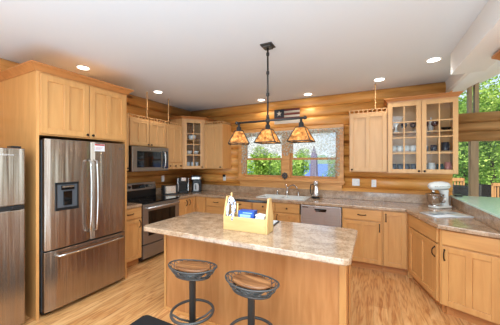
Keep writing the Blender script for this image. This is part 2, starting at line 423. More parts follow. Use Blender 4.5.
# far right wall of the great room with its windows
m = MB()
m.box(5.5, -3.3, 0, 5.65, 5.4, .5).box(5.5, -3.3, 2.6, 5.65, 5.4, 4.9)
for y in (-3.3, -1.2, .9, 3.0, 5.1): m.box(5.5, y, .5, 5.65, y+.3, 2.6)
struct(m.build('wall_right', LOGY))

# kitchen window over the sink
f = MB()
def ring(mb, x0, x1, z0, z1, t, y0, y1, b=None):
    b = b or t
    mb.box(x0, y0, z0, x0+t, y1, z1).box(x1-t, y0, z0, x1, y1, z1).box(x0+t, y0, z1-t, x1-t, y1, z1).box(x0+t, y0, z0, x1-t, y1, z0+b)
ring(f, WX0-.06, WX1+.06, WZ0-.05, WZ1+.04, .10, YW-.025, YW+.0)
ring(f, WX0, WX1, WZ0, WZ1, .05, YW, YW+.16)
f.box(-1.575, YW-.015, WZ0+.05, -1.42, YW+.14, WZ1-.05)
win = struct(f.build('window_2', TRIM, None, .004))
for x0, x1 in ((WX0+.05, -1.575), (-1.42, WX1-.05)):
    s = MB(); zm = 1.60
    ring(s, x0, x1, WZ0+.05, zm+.015, .035, YW+.05, YW+.08)
    ring(s, x0, x1, zm-.015, WZ1-.05, .035, YW+.09, YW+.12)
    so = s.build('window_sash', TRIMZ, win, .003)
    MB().box(x0+.03, YW+.062, WZ0+.08, x1-.03, YW+.066, zm).build('window_pane', GLASS, so)
    MB().box(x0+.03, YW+.102, zm, x1-.03, YW+.106, WZ1-.08).build('window_pane', GLASS, so)
MB().box(WX0-.08, YW-.07, WZ0-.02, WX1+.08, YW, WZ0+.015).build('window_sill', TRIM, win, .004)
MB().box(WX0-.03, YW-.02, WZ0-.16, WX1+.03, YW+.0, WZ0-.05).build('window_apron', TRIM, win, .004)

# baseboard on left wall (seen nowhere else)
# ------------------------------------------------------------------ cabinet parts
def pull(parent, x, z, y=-.022, vert=True, L=.1, name='handle'):
    m = MB(); h = L/2; o = .028
    pts = []
    for k in range(9):
        q = -1+2*k/8
        pts.append((q*h, -o*(1-abs(q)**3)))
    path = [(x, y+b, z+a) if vert else (x+a, y+b, z) for a, b in pts]
    m.tube(path, .0055, 8)
    for q in (-h, h):
        c = (x, y-.002, z+q) if vert else (x+q, y-.002, z)
        m.sphere(c, .009, .006, .009, 8, 6)
    return m.build(name, BRONZE, parent)
def knob(parent, x, z, y=-.022):
    M = Matrix.Translation((x, y, z)) @ Matrix.Rotation(R(90), 4, 'X')
    return MB().lathe([(.006, 0), (.006, .012), (.014, .018), (.015, .024), (.009, .029), (.0001, .030)], n=12, M=M).build('knob', BRONZE, parent)
def shaker(root, x0, x1, z0, z1, panels=2, mat=None, t=.022, st=.055, name='door'):
    g = .0035; x0 += g; x1 -= g; z0 += g; z1 -= g
    m = MB(); t0 = -t
    m.box(x0, t0, z0, x0+st, -.001, z1).box(x1-st, t0, z0, x1, -.001, z1)
    m.box(x0+st, t0, z0, x1-st, -.001, z0+st).box(x0+st, t0, z1-st, x1-st, -.001, z1)
    if panels == 2:
        c = (x0+x1)/2; m.box(c-st*.45, t0, z0+st, c+st*.45, -.001, z1-st)
    o = m.build(name, mat or MAPLE, root, .003)
    MB().box(x0+st-.004, -.007, z0+st-.004, x1-st+.004, -.002, z1-st+.004).build('door_panel', mat or MAPLE, o)
    return o
def slab(root, x0, x1, z0, z1, mat=None, name='drawer'):
    g = .0025
    return MB().box(x0+g, -.021, z0+g, x1-g, -.001, z1-g).build(name, mat or MAPLE_X, root, .005)
def base_cab(name, label, loc, rz, W, layout, depth=.58, cat='cabinet', foot=None):
    r = thing(name, label, cat, loc, rz)
    b = MB()
    if foot: b.prism(foot, .10, .868)
    else: b.box(0, 0, .10, W, depth, .868)
    b.build('body', MAPLE, r)
    if foot is None:
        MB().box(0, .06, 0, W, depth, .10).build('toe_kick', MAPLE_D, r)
    for it in layout:
        k = it[0]
        if k == 'door':
            _, x0, x1, z0, z1, pan, hx, hz = it
            d = shaker(r, x0, x1, z0, z1, pan)
            if hx is not None: pull(d, hx, hz, -.022, True)
        elif k == 'drawer':
            _, x0, x1, z0, z1, hk = it
            d = slab(r, x0, x1, z0, z1)
            if hk == 'pull': pull(d, (x0+x1)/2, (z0+z1)/2, -.021, False)
            elif hk == 'knob': knob(d, (x0+x1)/2, (z0+z1)/2, -.021)
            elif hk == 'fixed': d.name = 'false_front'
    return r
ZD0, ZD1 = .71, .86     # drawer band
LEFT = R(90)
# -- left run
base_cab('base_cabinet', 'maple base cabinet with one drawer between the large fridge and the range', (XF, 2.215, 0), LEFT, .405,
         [('drawer', .01, .40, ZD0, ZD1, 'pull'), ('door', .01, .40, .11, .70, 1, .36, .62)])
base_cab('base_cabinet', 'slim maple base cabinet with one door right of the range', (XF, 3.41, 0), LEFT, .24,
         [('door', .005, .235, .11, .86, 1, .195, .78)])
# corner base (L-shaped) : origin at inner corner
r = thing('corner_cabinet', 'maple corner base cabinet with folding doors under the coffee makers', 'cabinet', (0, 0, 0))
MB().prism([(XF, 3.652), (XF, YF), (-2.885, YF), (-2.885, YW-.02), (XW+.02, YW-.02), (XW+.02, 3.652)], .10, .868).build('body', MAPLE, r)
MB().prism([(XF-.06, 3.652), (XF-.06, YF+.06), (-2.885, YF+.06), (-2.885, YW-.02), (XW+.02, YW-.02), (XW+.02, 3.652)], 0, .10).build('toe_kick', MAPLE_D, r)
e1 = MB(); d = shaker(r, 0, .225, .11, .86, 1); d.location = (XF, 3.655, 0); d.rotation_euler = (0, 0, LEFT); pull(d, .035, .78)
d = shaker(r, 0, .225, .11, .86, 1); d.location = (XF+.026, YF, 0)
# -- back run
base_cab('base_cabinet', 'maple base cabinet of stacked drawers next to the corner cabinet', (-2.88, YF, 0), 0, .46,
         [('drawer', .01, .45, ZD0, ZD1, 'pull'), ('drawer', .01, .45, .42, .70, 'pull'), ('drawer', .01, .45, .11, .41, 'pull')])
base_cab('base_cabinet', 'maple base cabinet with one drawer left of the sink cabinet, behind the wooden caddy', (-2.415, YF, 0), 0, .51,
         [('drawer', .01, .50, ZD0, ZD1, 'pull'), ('door', .01, .50, .11, .70, 2, .46, .62)])
r = thing('sink_cabinet', 'maple sink cabinet with two knobbed false fronts left of the dishwasher', 'cabinet', (-1.90, YF, 0))
MB().box(0, 0, .10, .855, .58, .70).box(0, 0, .70, .855, .03, .868).box(0, 0, .70, .015, .58, .868).box(.84, 0, .70, .855, .58, .868).build('body', MAPLE, r)
MB().box(0, .06, 0, .855, .58, .10).build('toe_kick', MAPLE_D, r)
for a, b_, hx in ((.01, .425, .385), (.43, .845, .47)):
    d = slab(r, a, b_, ZD0, ZD1, name='false_front'); knob(d, (a+b_)/2, (ZD0+ZD1)/2, -.021)
    d = shaker(r, a, b_, .11, .70, 2); pull(d, hx, .62)
base_cab('base_cabinet', 'maple base cabinet with one drawer right of the dishwasher', (-.42, YF, 0), 0, .53,
         [('drawer', .01, .52, ZD0, ZD1, 'pull'), ('door', .01, .52, .11, .70, 2, .49, .62)])
base_cab('base_cabinet', 'maple base cabinet with one tall full height door beside the angled peninsula', (.112, YF, 0), 0, .288,
         [('door', .005, .28, .11, .86, 1, .035, .77)])
# -- peninsula angled cabinets
def ang_cab(label, p0, p1, foot_w, layout_fn, name='peninsula_cabinet'):
    dx, dy = p1[0]-p0[0], p1[1]-p0[1]; L = math.hypot(dx, dy); a = math.atan2(dy, dx)
    r = thing(name, label, 'cabinet', (p0[0], p0[1], 0), a)
    inv = Matrix.Rotation(-a, 3, 'Z')
    loc = [tuple((inv @ Vector((x-p0[0], y-p0[1], 0)))[:2]) for x, y in foot_w]
    MB().prism(loc, .10, .868).build('body', MAPLE, r)
    cx = sum(p[0] for p in loc)/len(loc); cy = sum(p[1] for p in loc)/len(loc)
    toe = [(x, y+.06) if y < .01 else (x, y) for x, y in loc]
    toe = [(min(max(x, min(q[0] for q in loc)), max(q[0] for q in loc)), y) for x, y in toe]
    MB().prism([(x*.995+cx*.005, y) for x, y in toe], 0, .10).build('toe_kick', MAPLE_D, r)
    for it in layout_fn(L):
        if it[0] == 'door':
            d = shaker(r, *it[1:6]); pull(d, it[6], it[7])
        else: slab(r, *it[1:5])
    return r
PA, PB, PC = (.40, YF), (.60, 3.11), (.998, 2.93)
ang_cab('maple peninsula cabinet with plain drawer, door handle at its right, below the magazine', PA, PB,
        [PA, PB, (.998, 3.112), (.998, 3.90)], lambda L: [('x', .10, L-.02, ZD0, ZD1), ('door', .10, L-.02, .11, .70, 2, L-.055, .61)])
ang_cab('maple peninsula end cabinet with plain drawer and two-panel door, handle at its left', PB, PC,
        [PB, PC, (.998, 3.108)], lambda L: [('x', .012, L, ZD0, ZD1), ('door', .012, L, .11, .70, 2, .04, .61)])
tag(MB().prism([(.403, 3.903), (.998, 3.903), (.998, YW-.02), (.403, YW-.02)], 0, .868).build('corner_cabinet', MAPLE),
    'blank maple corner cabinet carcass under the counter where the peninsula meets the back wall', 'cabinet')

# ------------------------------------------------------------------ countertops
ZT = .914
def counter(name, label, poly, holes=None, bevel=.008, cat='countertop', z0=.87, z1=ZT, mat=None):
    m = MB(); m.prism(poly, z0, z1)
    o = m.build(name, mat or COUNTER, None, bevel, 3)
    return tag(o, label, cat)
# left short piece
r = thing('countertop', 'short stone-look countertop between the large fridge and the range', 'countertop')
MB().box(XW+.005, 2.215, .87, XF+.03, 2.615, ZT).build('slab', COUNTER, r, .008, 3)
MB().box(XW+.003, 2.215, ZT, XW+.025, 2.615, 1.03).build('backsplash', COUNTER, r, .004)
# long piece with a sink cut-out: built from pieces sharing one mesh
r = thing('countertop', 'long stone-look countertop running from the range past the sink to the peninsula', 'countertop')
SX0, SX1, SY0, SY1 = -1.85, -1.055, 4.0, 4.40
bm = bmesh.new()
outer = [(XW+.005, 3.405), (XF+.03, 3.405), (XF+.03, YF-.03), (.375, YF-.03), (.565, 3.05), (.998, 2.87), (.998, YW-.005), (XW+.005, YW-.005)]
inner = [(SX0, SY0), (SX1, SY0), (SX1, SY1), (SX0, SY1)]
def loope(pts):
    vv = [bm.verts.new((x, y, ZT)) for x, y in pts]
    return [bm.edges.new((vv[i], vv[(i+1) % len(vv)])) for i in range(len(vv))]
es = loope(outer)+loope(inner)
res = bmesh.ops.triangle_fill(bm, use_beauty=True, use_dissolve=False, edges=es)
for fc in list(bm.faces):
    c = fc.calc_center_median()
    if SX0 < c.x < SX1 and SY0 < c.y < SY1: bm.faces.remove(fc)
ex = bmesh.ops.extrude_face_region(bm, geom=list(bm.faces))
for v in ex['geom']:
    if isinstance(v, bmesh.types.BMVert): v.co.z -= .044
bmesh.ops.recalc_face_normals(bm, faces=bm.faces)
me = bpy.data.meshes.new('slab'); bm.to_mesh(me); bm.free(); me.materials.append(COUNTER)
o = bpy.data.objects.new('slab', me); COL.objects.link(o); o.parent = r
b = o.modifiers.new('bevel', 'BEVEL'); b.width = .008; b.segments = 3; b.limit_method = 'ANGLE'; b.angle_limit = R(50)
MB().box(XW+.003, 3.405, ZT, XW+.025, YW-.02, 1.03).box(XW+.025, YW-.027, ZT, .998, YW-.003, 1.045).build('backsplash', COUNTER, r, .004)
# island
def rrect(x0, y0, x1, y1, rad, n=5):
    pts = []
    for cx, cy, a0 in ((x1-rad, y0+rad, -90), (x1-rad, y1-rad, 0), (x0+rad, y1-rad, 90), (x0+rad, y0+rad, 180)):
        for k in range(n+1):
            a = R(a0+90*k/n); pts.append((cx+rad*math.cos(a), cy+rad*math.sin(a)))
    return pts
isl = thing('kitchen_island', 'maple kitchen island with overhanging speckled stone-look top', 'kitchen island', (-1.075, 2.1, 0))
def LI(p): return [(x+1.075, y-2.1) for x, y in p]
MB().prism(LI(rrect(-2.02, 1.68, -.13, 2.50, .06)), .868, ZT).build('countertop', COUNTER, isl, .01, 3)
MB().box(-.885, -.16, 0, .87, .36, .866).build('base', ISLAND, isl)
for q in ((-.895, -.172, 0, -.865, -.161, .866), (.845, -.175, 0, .895, -.161, .866), (.871, -.159, 0, .895, -.10, .866), (.871, .30, 0, .885, .36, .866)):
    MB().box(*q).build('corner_trim', MAPLE, isl, .003)
MB().box(-.865, -.178, 0, .845, -.16, .03).build('shoe_molding', TRIM, isl, .004)
for x0, x1, hx in ((-.87, -.30, -.34), (-.29, .29, .25), (.30, .86, .34)):
    M_ = bpy.data.objects  # doors on the far side
    d = shaker(isl, -x1, -x0, .11, .86, 2); d.location = (0, .36, 0); d.rotation_euler = (0, 0, PI)
    pull(d, -hx, .75)

# raised bar
r = thing('raised_bar', 'raised breakfast bar with aqua glass top and stone-look splash at the right', 'bar', (1.0, 4.5, 0))
MB().box(.012, -2.0, 0, .13, 0.02, 1.02).build('knee_wall', MAPLE_L, r)
MB().box(0, -1.70, ZT+.001, .012, -.01, 1.02).build('backsplash', COUNTER, r)
MB().box(-.01, -2.1, 1.02, .62, 0.02, 1.035).build('edge_band', COUNTER, r, .003)
MB().box(-.01, -2.1, 1.035, .62, 0.02, 1.057).build('bar_top', AQUA, r, .004)

# ------------------------------------------------------------------ upper cabinets
def gallery(root, x0, x1, z, y=0, ends=()):
    m = MB(); m.box(x0, y, z, x1, y+.014, z+.014).box(x0, y, z+.052, x1, y+.014, z+.062)
    n = max(2, int((x1-x0)/.06))
    for k in range(n+1):
        x = x0+.006+(x1-x0-.012)*k/n
        m.box(x-.007, y+.003, z+.010, x+.007, y+.011, z+.054)
    for xs in ends:
        m.box(xs, y, z, xs+.014, y+.30, z+.014).box(xs, y, z+.042, xs+.014, y+.30, z+.056)
        for k in range(7): m.box(xs+.003, y+.02+k*.043, z+.014, xs+.011, y+.03+k*.043, z+.042)
    return m.build('gallery_rail', MAPLE_L, root)
def upper(name, label, loc, rz, W, z0, z1, doors, depth=.325, rail=True, ends=()):
    r = thing(name, label, 'cabinet', (loc[0], loc[1], z0), rz)
    h = z1-z0
    MB().box(0, 0, 0, W, depth, h).build('body', MAPLE, r)
    for x0, x1, a, b_, pan, kn in doors:
        d = shaker(r, x0, x1, a, b_, pan, MAPLE_L)
        if kn: knob(d, kn[0], kn[1])
    if rail: gallery(r, 0, W, h, 0, ends)
    return r
upper('wall_cabinet', 'narrow maple wall cabinet beside the tall fridge cabinet, left of the microwave', (XU, 2.225, 0), LEFT, .405, 1.40, 2.24,
      [(.005, .40, .005, .835, 2, (.37, .04))])
upper('wall_cabinet', 'short maple wall cabinet with two doors directly above the microwave', (XU, 2.635, 0), LEFT, .775, 1.80, 2.24,
      [(.005, .385, .005, .435, 2, (.355, .03)), (.39, .77, .005, .435, 2, (.42, .03))])
r = upper('wall_cabinet', 'maple wall cabinet with a row of tiny drawers right of the microwave', (XU, 3.415, 0), LEFT, .435, 1.40, 2.24,
      [(.005, .43, .135, .835, 2, None)])
for k in range(3):
    d = slab(r, .008+k*.14, .008+(k+1)*.14, .008, .125, MAPLE_L); knob(d, .078+k*.14, .065, -.021)
r = upper('wall_cabinet', 'maple wall cabinet with two-panel door between corner glass cabinet and window', (-3.14, YU, 0), 0, .45, 1.40, 2.30,
      [(.005, .445, .005, .895, 2, (.41, .04))], ends=(.436,))
r = upper('wall_cabinet', 'maple wall cabinet with two-panel door directly right of the window', (-.345, YU, 0), 0, .52, 1.385, 2.28,
      [(.005, .515, .005, .89, 2, (.04, .035))])
# thin posts from gallery rails to ceiling
for x, y, z, lab in ((XU+.01, 2.98, 2.297, 'thin pale post from rail above the microwave to the ceiling, left one'),
                (XU+.01, 3.47, 2.297, 'thin pale post from cabinet rail to ceiling, nearer the corner glass cabinet'),
                (.02, YU+.02, 2.337, 'thin pale post from rail to ceiling above the cabinet right of the window')):
    tag(MB().lathe([(.009, 0), (.011, .02), (.008, .04), (.008, ZC-z-.04), (.011, ZC-z-.02), (.009, ZC-z)], n=10).build('ceiling_post', MAPLE_L), lab, 'post', None)
    o = COL.objects[-1]; o.location = (x, y, z)

def crown(root, pts, z, h=.055, out=.05, mat=None, name='crown_molding', closed=False):
    """moulding swept along pts (front line), outward = left normal of direction reversed"""
    prof = [(0, 0), (.008, 0), (.012, .012), (out*.6, h*.55), (out*.9, h*.75), (out, h*.8), (out, h), (0, h)]
    n = len(pts); rings = []
    for i in range(n):
        p = Vector((*pts[i], 0)); 
        d0 = (Vector((*pts[i], 0))-Vector((*pts[i-1], 0))).normalized() if i > 0 else None
        d1 = (Vector((*pts[i+1], 0))-p).normalized() if i < n-1 else None
        n0 = Vector((d0.y, -d0.x, 0)) if d0 else None; n1 = Vector((d1.y, -d1.x, 0)) if d1 else None
        if n0 and n1:
            b_ = (n0+n1).normalized(); b_ = b_/max(.3, b_.dot(n0))
        else: b_ = n0 or n1
        rings.append([p+b_*o+Vector((0, 0, z+zz)) for o, zz in prof])
    m = MB(); k = len(prof); vs = [v for rg in rings for v in rg]; fs = []
    for i in range(n-1):
        for j in range(k):
            j2 = (j+1) % k; fs.append((i*k+j, i*k+j2, (i+1)*k+j2, (i+1)*k+j))
    fs.append(tuple(range(k))); fs.append(tuple(range((n-1)*k, n*k)))
    m.add(vs, fs)
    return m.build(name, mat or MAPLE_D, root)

def glass_door(root, x0, x1, z0, z1, cols=2, rows=4, mat=MAPLE_L, st=.055, rowz=None):
    m = MB(); t0 = -.022; g = .0025; x0 += g; x1 -= g
    m.box(x0, t0, z0, x0+st, -.001, z1).box(x1-st, t0, z0, x1, -.001, z1).box(x0+st, t0, z0, x1-st, -.001, z0+st).box(x0+st, t0, z1-st, x1-st, -.001, z1)
    for c in range(1, cols):
        xc = x0+st+(x1-x0-2*st)*c/cols; m.box(xc-.008, -.019, z0+st, xc+.008, -.004, z1-st)
    for k in range(1, rows):
        zc = z0+st+(z1-z0-2*st)*k/rows; m.box(x0+st, -.018, zc-.008, x1-st, -.005, zc+.008)
    o = m.build('door', mat, root, .002)
    MB().box(x0+st-.003, -.010, z0+st-.003, x1-st+.003, -.007, z1-st+.003).build('glass_pane', CABGLASS, o)
    return o
# big glass cabinet at the right
GX, GW = .18, .825; GZ0, GZ1 = 1.375, 2.42
gc = thing('glass_cabinet', 'tall maple wall cabinet with two glazed doors showing mugs, right of the window', 'cabinet', (GX, YU, GZ0))
h = GZ1-GZ0
m = MB().box(0, 0, 0, .02, .325, h).box(GW-.02, 0, 0, GW, .325, h).box(.02, 0, 0, GW-.02, .325, .035).box(.02, 0, h-.03, GW-.02, .325, h).box(.02, .31, .035, GW-.02, .325, h-.03).box(GW/2-.02, 0, .035, GW/2+.02, .02, h-.03)
m.build('body', MAPLE_L, gc)
for z in (1.69, 1.975): MB().box(.02, .03, z-GZ0-.018, GW-.02, .31, z-GZ0).build('shelf', MAPLE_L, gc)
d = glass_door(gc, .005, GW/2-.002, .005, h-.03); knob(d, GW/2-.03, .035)
d = glass_door(gc, GW/2+.002, GW-.005, .005, h-.03); knob(d, GW/2+.035, .035)
crown(gc, [(0, .325), (0, -.001), (GW, -.001), (GW, .325)], h-.01, .055, .045)
# diagonal corner cabinet
dx, dy = 3.15-3.44, 0
P0, P1 = (XU, 3.855), (-3.145, YU); L = math.hypot(P1[0]-P0[0], P1[1]-P0[1]); A = math.atan2(P1[1]-P0[1], P1[0]-P0[0])
cc = thing('corner_glass_cabinet', 'tall maple corner wall cabinet with one narrow glazed door above the coffee makers', 'cabinet', (P0[0], P0[1], 1.40), A)
inv = Matrix.Rotation(-A, 3, 'Z')
def LC(p): v = inv @ Vector((p[0]-P0[0], p[1]-P0[1], 0)); return (v.x, v.y)
pent = [LC(P0), LC(P1), LC((-3.145, YW-.01)), LC((XW+.01, YW-.01)), LC((XW+.01, 3.855))]
h2 = 1.02
m = MB().prism(pent, 0, .03).prism(pent, h2-.03, h2)
def wallseg(p, q, th=.012):
    p = Vector(p); q = Vector(q); dd = (q-p).normalized(); nn = Vector((-dd.y, dd.x))*th
    m.prism([tuple(p), tuple(q), tuple(q+nn), tuple(p+nn)], .03, h2-.03)
for i in range(1, 5): wallseg(pent[i], pent[(i+1) % 5])
m.box(0, -.001, 0, .04, .012, h2).box(L-.04, -.001, 0, L, .012, h2)
m.build('body', MAPLE_L, cc)
sp = [(.03, .03), (L-.03, .03), (L-.03+.12, .18), (L/2, .5), (-.09, .18)]
for z in (.30, .60): MB().prism(sp, z-.012, z).build('shelf', MAPLE_L, cc)
d = glass_door(cc, .035, L-.035, .01, h2-.035, st=.05); knob(d, L-.06, .035, -.022)
crown(cc, [LC((XW+.01, 3.855)), LC(P0), LC(P1), LC((-3.145, YW-.01))], h2-.01, .05, .045)

# fridge enclosure
XE = -2.92
fe = thing('fridge_cabinet', 'tall maple surround with two-door cabinet over the large steel fridge', 'cabinet', (XE, 1.225, 0), LEFT)
EW = .985; DE = .84
MB().box(0, 0, 0, .025, DE, 2.43).build('side_panel', MAPLE, fe)
MB().box(EW-.025, 0, 0, EW, DE, 2.43).build('side_panel', MAPLE, fe)
MB().box(.025, 0, 1.80, EW-.025, DE, 2.43).build('body', MAPLE, fe)
for a, b_, kx in ((.025, EW/2, EW/2-.03), (EW/2, EW-.025, EW/2+.03)):
    d = shaker(fe, a, b_, 1.81, 2.405, 2, MAPLE, st=.06); knob(d, kx, 1.84)
crown(fe, [(0, DE), (0, -.001), (EW, -.001), (EW, DE)], 2.42, .07, .06)

# hanging cabinet over the bar at the right edge
hc = thing('hanging_cabinet', 'hanging wooden cabinet over the bar, only its crown corner in the picture', 'cabinet', (1.01, 2.86, 1.75))
MB().box(0, -.8, 0, .3, 0, .66).build('body', MAPLE, hc)
crown(hc, [(.30, .0), (0, .001), (0, -.8)][::-1][::-1], .63, .10, .07) if False else None
crown(hc, [(0, -.8), (0, 0), (.3, 0)][::-1], .625, .095, .075)
MB().box(.0, -.8, .66, .3, 0, .74).build('top_filler', MAPLE_D, hc)

# ------------------------------------------------------------------ large refrigerator
fr = thing('refrigerator', 'large stainless french door refrigerator with water dispenser, in the maple surround', 'refrigerator', (-2.86, 1.27, 0), LEFT)
FW = .88
MB().box(.005, .07, .05, FW-.005, .80, 1.755).build('body', plain('fridge_side', (70, 70, 72), .5), fr, .004)
MB().box(.03, .10, 0, .09, .16, .05).box(FW-.09, .10, 0, FW-.03, .16, .05).build('foot', BLACK, fr)
MB().box(.01, .075, .02, FW-.01, .10, .05).build('kick_grille', BLACK, fr)
def curved_panel(x0, x1, z0, z1, bulge=.012, y0=.0, th=.062, hole=None):
    m = MB(); n = 10; fr_ = []; 
    for k in range(n+1):
        q = k/n; x = x0+(x1-x0)*q; e_ = min(1, min(q, 1-q)*8); fr_.append((x, y0+.014*(1-math.sin(e_*PI/2))-bulge*math.sin(PI*q)*.5))
    pts = fr_+[(x1, y0+th), (x0, y0+th)]
    m.prism(pts, z0, z1, smooth=False)
    for i in range(len(m.sm)-len(pts), len(m.sm)-2): pass
    return m
lm = curved_panel(.004, FW/2-.003, .66, 1.765, .010)
ld = lm.build('door', STEEL, fr, .003)
rm = curved_panel(FW/2+.003, FW-.004, .66, 1.765, .010)
rd = rm.build('door', STEEL, fr, .003)
dm = curved_panel(.004, FW-.004, .055, .645, .010)
dd = dm.build('freezer_drawer', STEEL, fr, .003)
def bar_handle(parent, p0, p1, out=.055, r=.010, bow=.02, mat=CHROME):
    P0_, P1_ = Vector(p0), Vector(p1); m = MB(); pts = []
    n = 12
    pts.append(P0_); 
    for k in range(n+1):
        q = k/n; pts.append(P0_.lerp(P1_, .02+.96*q)+Vector((0, -out-bow*math.sin(PI*q), 0)))
    pts.append(P1_)
    m.tube(pts, r, 10)
    return m.build('handle', mat, parent)
bar_handle(ld, (FW/2-.035, 0, .76), (FW/2-.035, 0, 1.56))
bar_handle(rd, (FW/2+.035, 0, .76), (FW/2+.035, 0, 1.56))
bar_handle(dd, (.09, 0, .595), (FW-.05, 0, .595), r=.012)
# dispenser
m = MB(); zA, zB = 1.04, 1.325; xA, xB = .085, .305
m.box(xA, -.012, zA, xA+.018, .002, zB).box(xB-.018, -.012, zA, xB, .002, zB).box(xA, -.012, zB-.022, xB, .002, zB).box(xA, -.014, zA, xB, .002, zA+.03)
dp = m.build('dispenser', BLACK, ld, .003)
MB().box(xA+.018, -.009, zA+.03, xB-.018, -.006, zB-.022).build('dispenser_recess', plain('dispenser_grey', (88, 92, 98), .35, .3), ld)
MB().box(xA+.05, -.028, zB-.075, xB-.05, -.010, zB-.03).box(xA+.07, -.022, zA+.05, xB-.07, -.010, zB-.09).build('paddle', BLACKGLASS, ld, .003)
MB().box(xA+.055, -.03, zB-.05, xB-.055, -.027, zB-.035).build('dispenser_nozzle', CHROME, ld)
# energy sticker & badge
m = MB(); m.box(.475, -.0085, 1.66, .595, -.0065, 1.745); m.cur = 1; m.box(.478, -.0095, 1.725, .592, -.0085, 1.742)
for k in range(3): m.box(.485, -.0092, 1.70-k*.012, .57-.01*k, -.0085, 1.703-k*.012)
st = m.build('sticker', [PAPER, RED], rd); st['label'] = 'white paper sticker with red header'
text('badge', 'LG', .045, plain('badge_grey', (90, 84, 82), .4), rd, (.815, -.0085, 1.70), (R(90), 0, 0), .0015)
# ------------------------------------------------------------------ small refrigerator
sf = thing('refrigerator', 'slim steel top freezer refrigerator at the left edge, partly out of frame', 'refrigerator', (-2.88, .54, 0), LEFT)
SW = .59
MB().box(0, .065, .04, SW, .70, 1.655).build('body', plain('fridge2_side', (60, 60, 62), .5), sf, .004)
MB().box(.03, .10, 0, .08, .15, .04).box(SW-.08, .08, 0, SW-.03, .13, .04).build('foot', BLACK, sf)
a1 = MB().box(0, 0, 1.14, SW, .06, 1.66).build('freezer_door', STEEL, sf, .012, 3)
MB().box(0, .0, .05, SW, .06, 1.105).build('door', STEEL, sf, .012, 3)
MB().box(.005, .014, 1.105, SW-.005, .06, 1.14).build('grip_band', BLACK, sf)
MB().box(SW-.10, -.006, 1.11, SW-.03, .014, 1.135).build('hinge_cover', BLACK, sf, .003)
MB().box(SW-.09, .03, 1.66, SW-.02, .12, 1.68).build('top_hinge', BLACK, sf, .003)
text('badge', 'Hisense', .03, CHROME, a1, (SW-.13, -.001, 1.60), (R(90), 0, 0), .0015)

# ------------------------------------------------------------------ range
rg = thing('range', 'electric range of dark steel with black glass cooktop, under the microwave', 'range', (-3.115, 2.625, 0), LEFT)
RW = .775
MB().box(0, .03, .03, RW, .645, .905).build('body', BLACK, rg, .003)
MB().box(-.002, -.02, .905, RW+.002, .60, .92).build('cooktop', BLACKGLASS, rg, .004)
m = MB()
for x, y, rr in ((.2, .15, .10), (.57, .15, .085), (.2, .42, .075), (.57, .42, .10)):
    m.lathe([(rr-.003, 0), (rr, .0006), (rr+.001, 0)], (x, y, .9203), 28, cap=False)
m.build('burner_ring', IRON, rg)
od = MB().box(.005, -.01, .28, RW-.005, .03, .89).build('oven_door', DKSTEEL, rg, .006)
MB().box(.10, -.013, .40, RW-.10, -.009, .78).build('oven_window', BLACKGLASS, od, .004)
m = MB().tube([(.05, -.055, .835), (RW-.05, -.055, .835)], .014, 12)
m.box(.055, -.055, .825, .08, -.01, .845).box(RW-.08, -.055, .825, RW-.055, -.01, .845)
m.build('handle', STEELX, od)
MB().box(.005, -.008, .065, RW-.005, .03, .265).build('warming_drawer', DKSTEEL, rg, .006)
m = MB(); m.box(0, .56, .92, RW, .63, 1.07)
m.build('backguard', BLACK, rg, .003)
M = Matrix.Translation((0, .555, 1.045)) @ Matrix.Rotation(R(-10), 4, 'X')
cp = MB().prism([(0, 0), (RW, 0), (RW, .04), (0, .04)], 0, .135, M).build('control_panel', DKSTEEL, rg, .008)
MB().box(.26, -.003, .03, .52, 0, .105, M).build('display', BLACKGLASS, cp)
for x in (.06, .15, .62, .70, .21, .56):
    MK = M @ Matrix.Translation((x, 0, .065)) @ Matrix.Rotation(R(90), 4, 'X')
    MB().lathe([(.026, 0), (.026, .006), (.02, .01), (.018, .028), (.0001, .03)], n=16, M=MK).build('knob', BLACK if x in (.21, .56) else DKSTEEL, cp)
# ------------------------------------------------------------------ microwave
mw = thing('microwave', 'over-the-range microwave of slate steel with window and curved grip', 'microwave', (-3.36, 2.64, 1.385), LEFT)
MWW = .765; MH = .405
MB().box(0, .03, 0, MWW, .39, MH).build('body', BLACK, mw, .003)
md = MB().box(0, 0, .0, MWW, .032, MH).build('door', DKSTEEL, mw, .006)
MB().box(.085, -.004, .065, .585, .002, MH-.075).build('window', BLACKGLASS, md, .004)
MB().box(.615, -.003, .045, MWW-.02, .002, MH-.06).build('keypad', BLACKGLASS, md, .003)
m = MB(); m.tube([(.635, -.004, .06)]+[(.635, -.045-.012*math.sin(PI*k/8), .07+(MH-.155)*k/8) for k in range(9)]+[(.635, -.004, MH-.075)], .012, 8)
m.build('handle', STEELX, md)
MK = Matrix.Translation((.36, 0, MH-.037)) @ Matrix.Rotation(R(90), 4, 'X')
MB().lathe([(.014, 0), (.014, .003), (.0001, .0035)], n=20, M=MK).build('badge', CHROME, md)
# ------------------------------------------------------------------ dishwasher
dw = thing('dishwasher', 'stainless steel dishwasher with pocket handle under the back counter', 'dishwasher', (-1.04, YF, 0))
MB().box(.01, .005, .02, .605, .57, .865).build('body', BLACK, dw)
d = MB().box(.005, -.025, .11, .61, .004, .862).build('door', STEELX, dw, .004)
MB().box(.22, -.032, .795, .40, -.024, .82).prism([(.23, -.031), (.39, -.031), (.39, -.024), (.23, -.024)], .775, .795).build('pocket_handle', BLACKGLASS, d, .004)
MB().box(.03, -.027, .825, .12, -.0245, .84).box(.2, -.027, .828, .22, -.0245, .838).build('control_marks', BLACK, d)

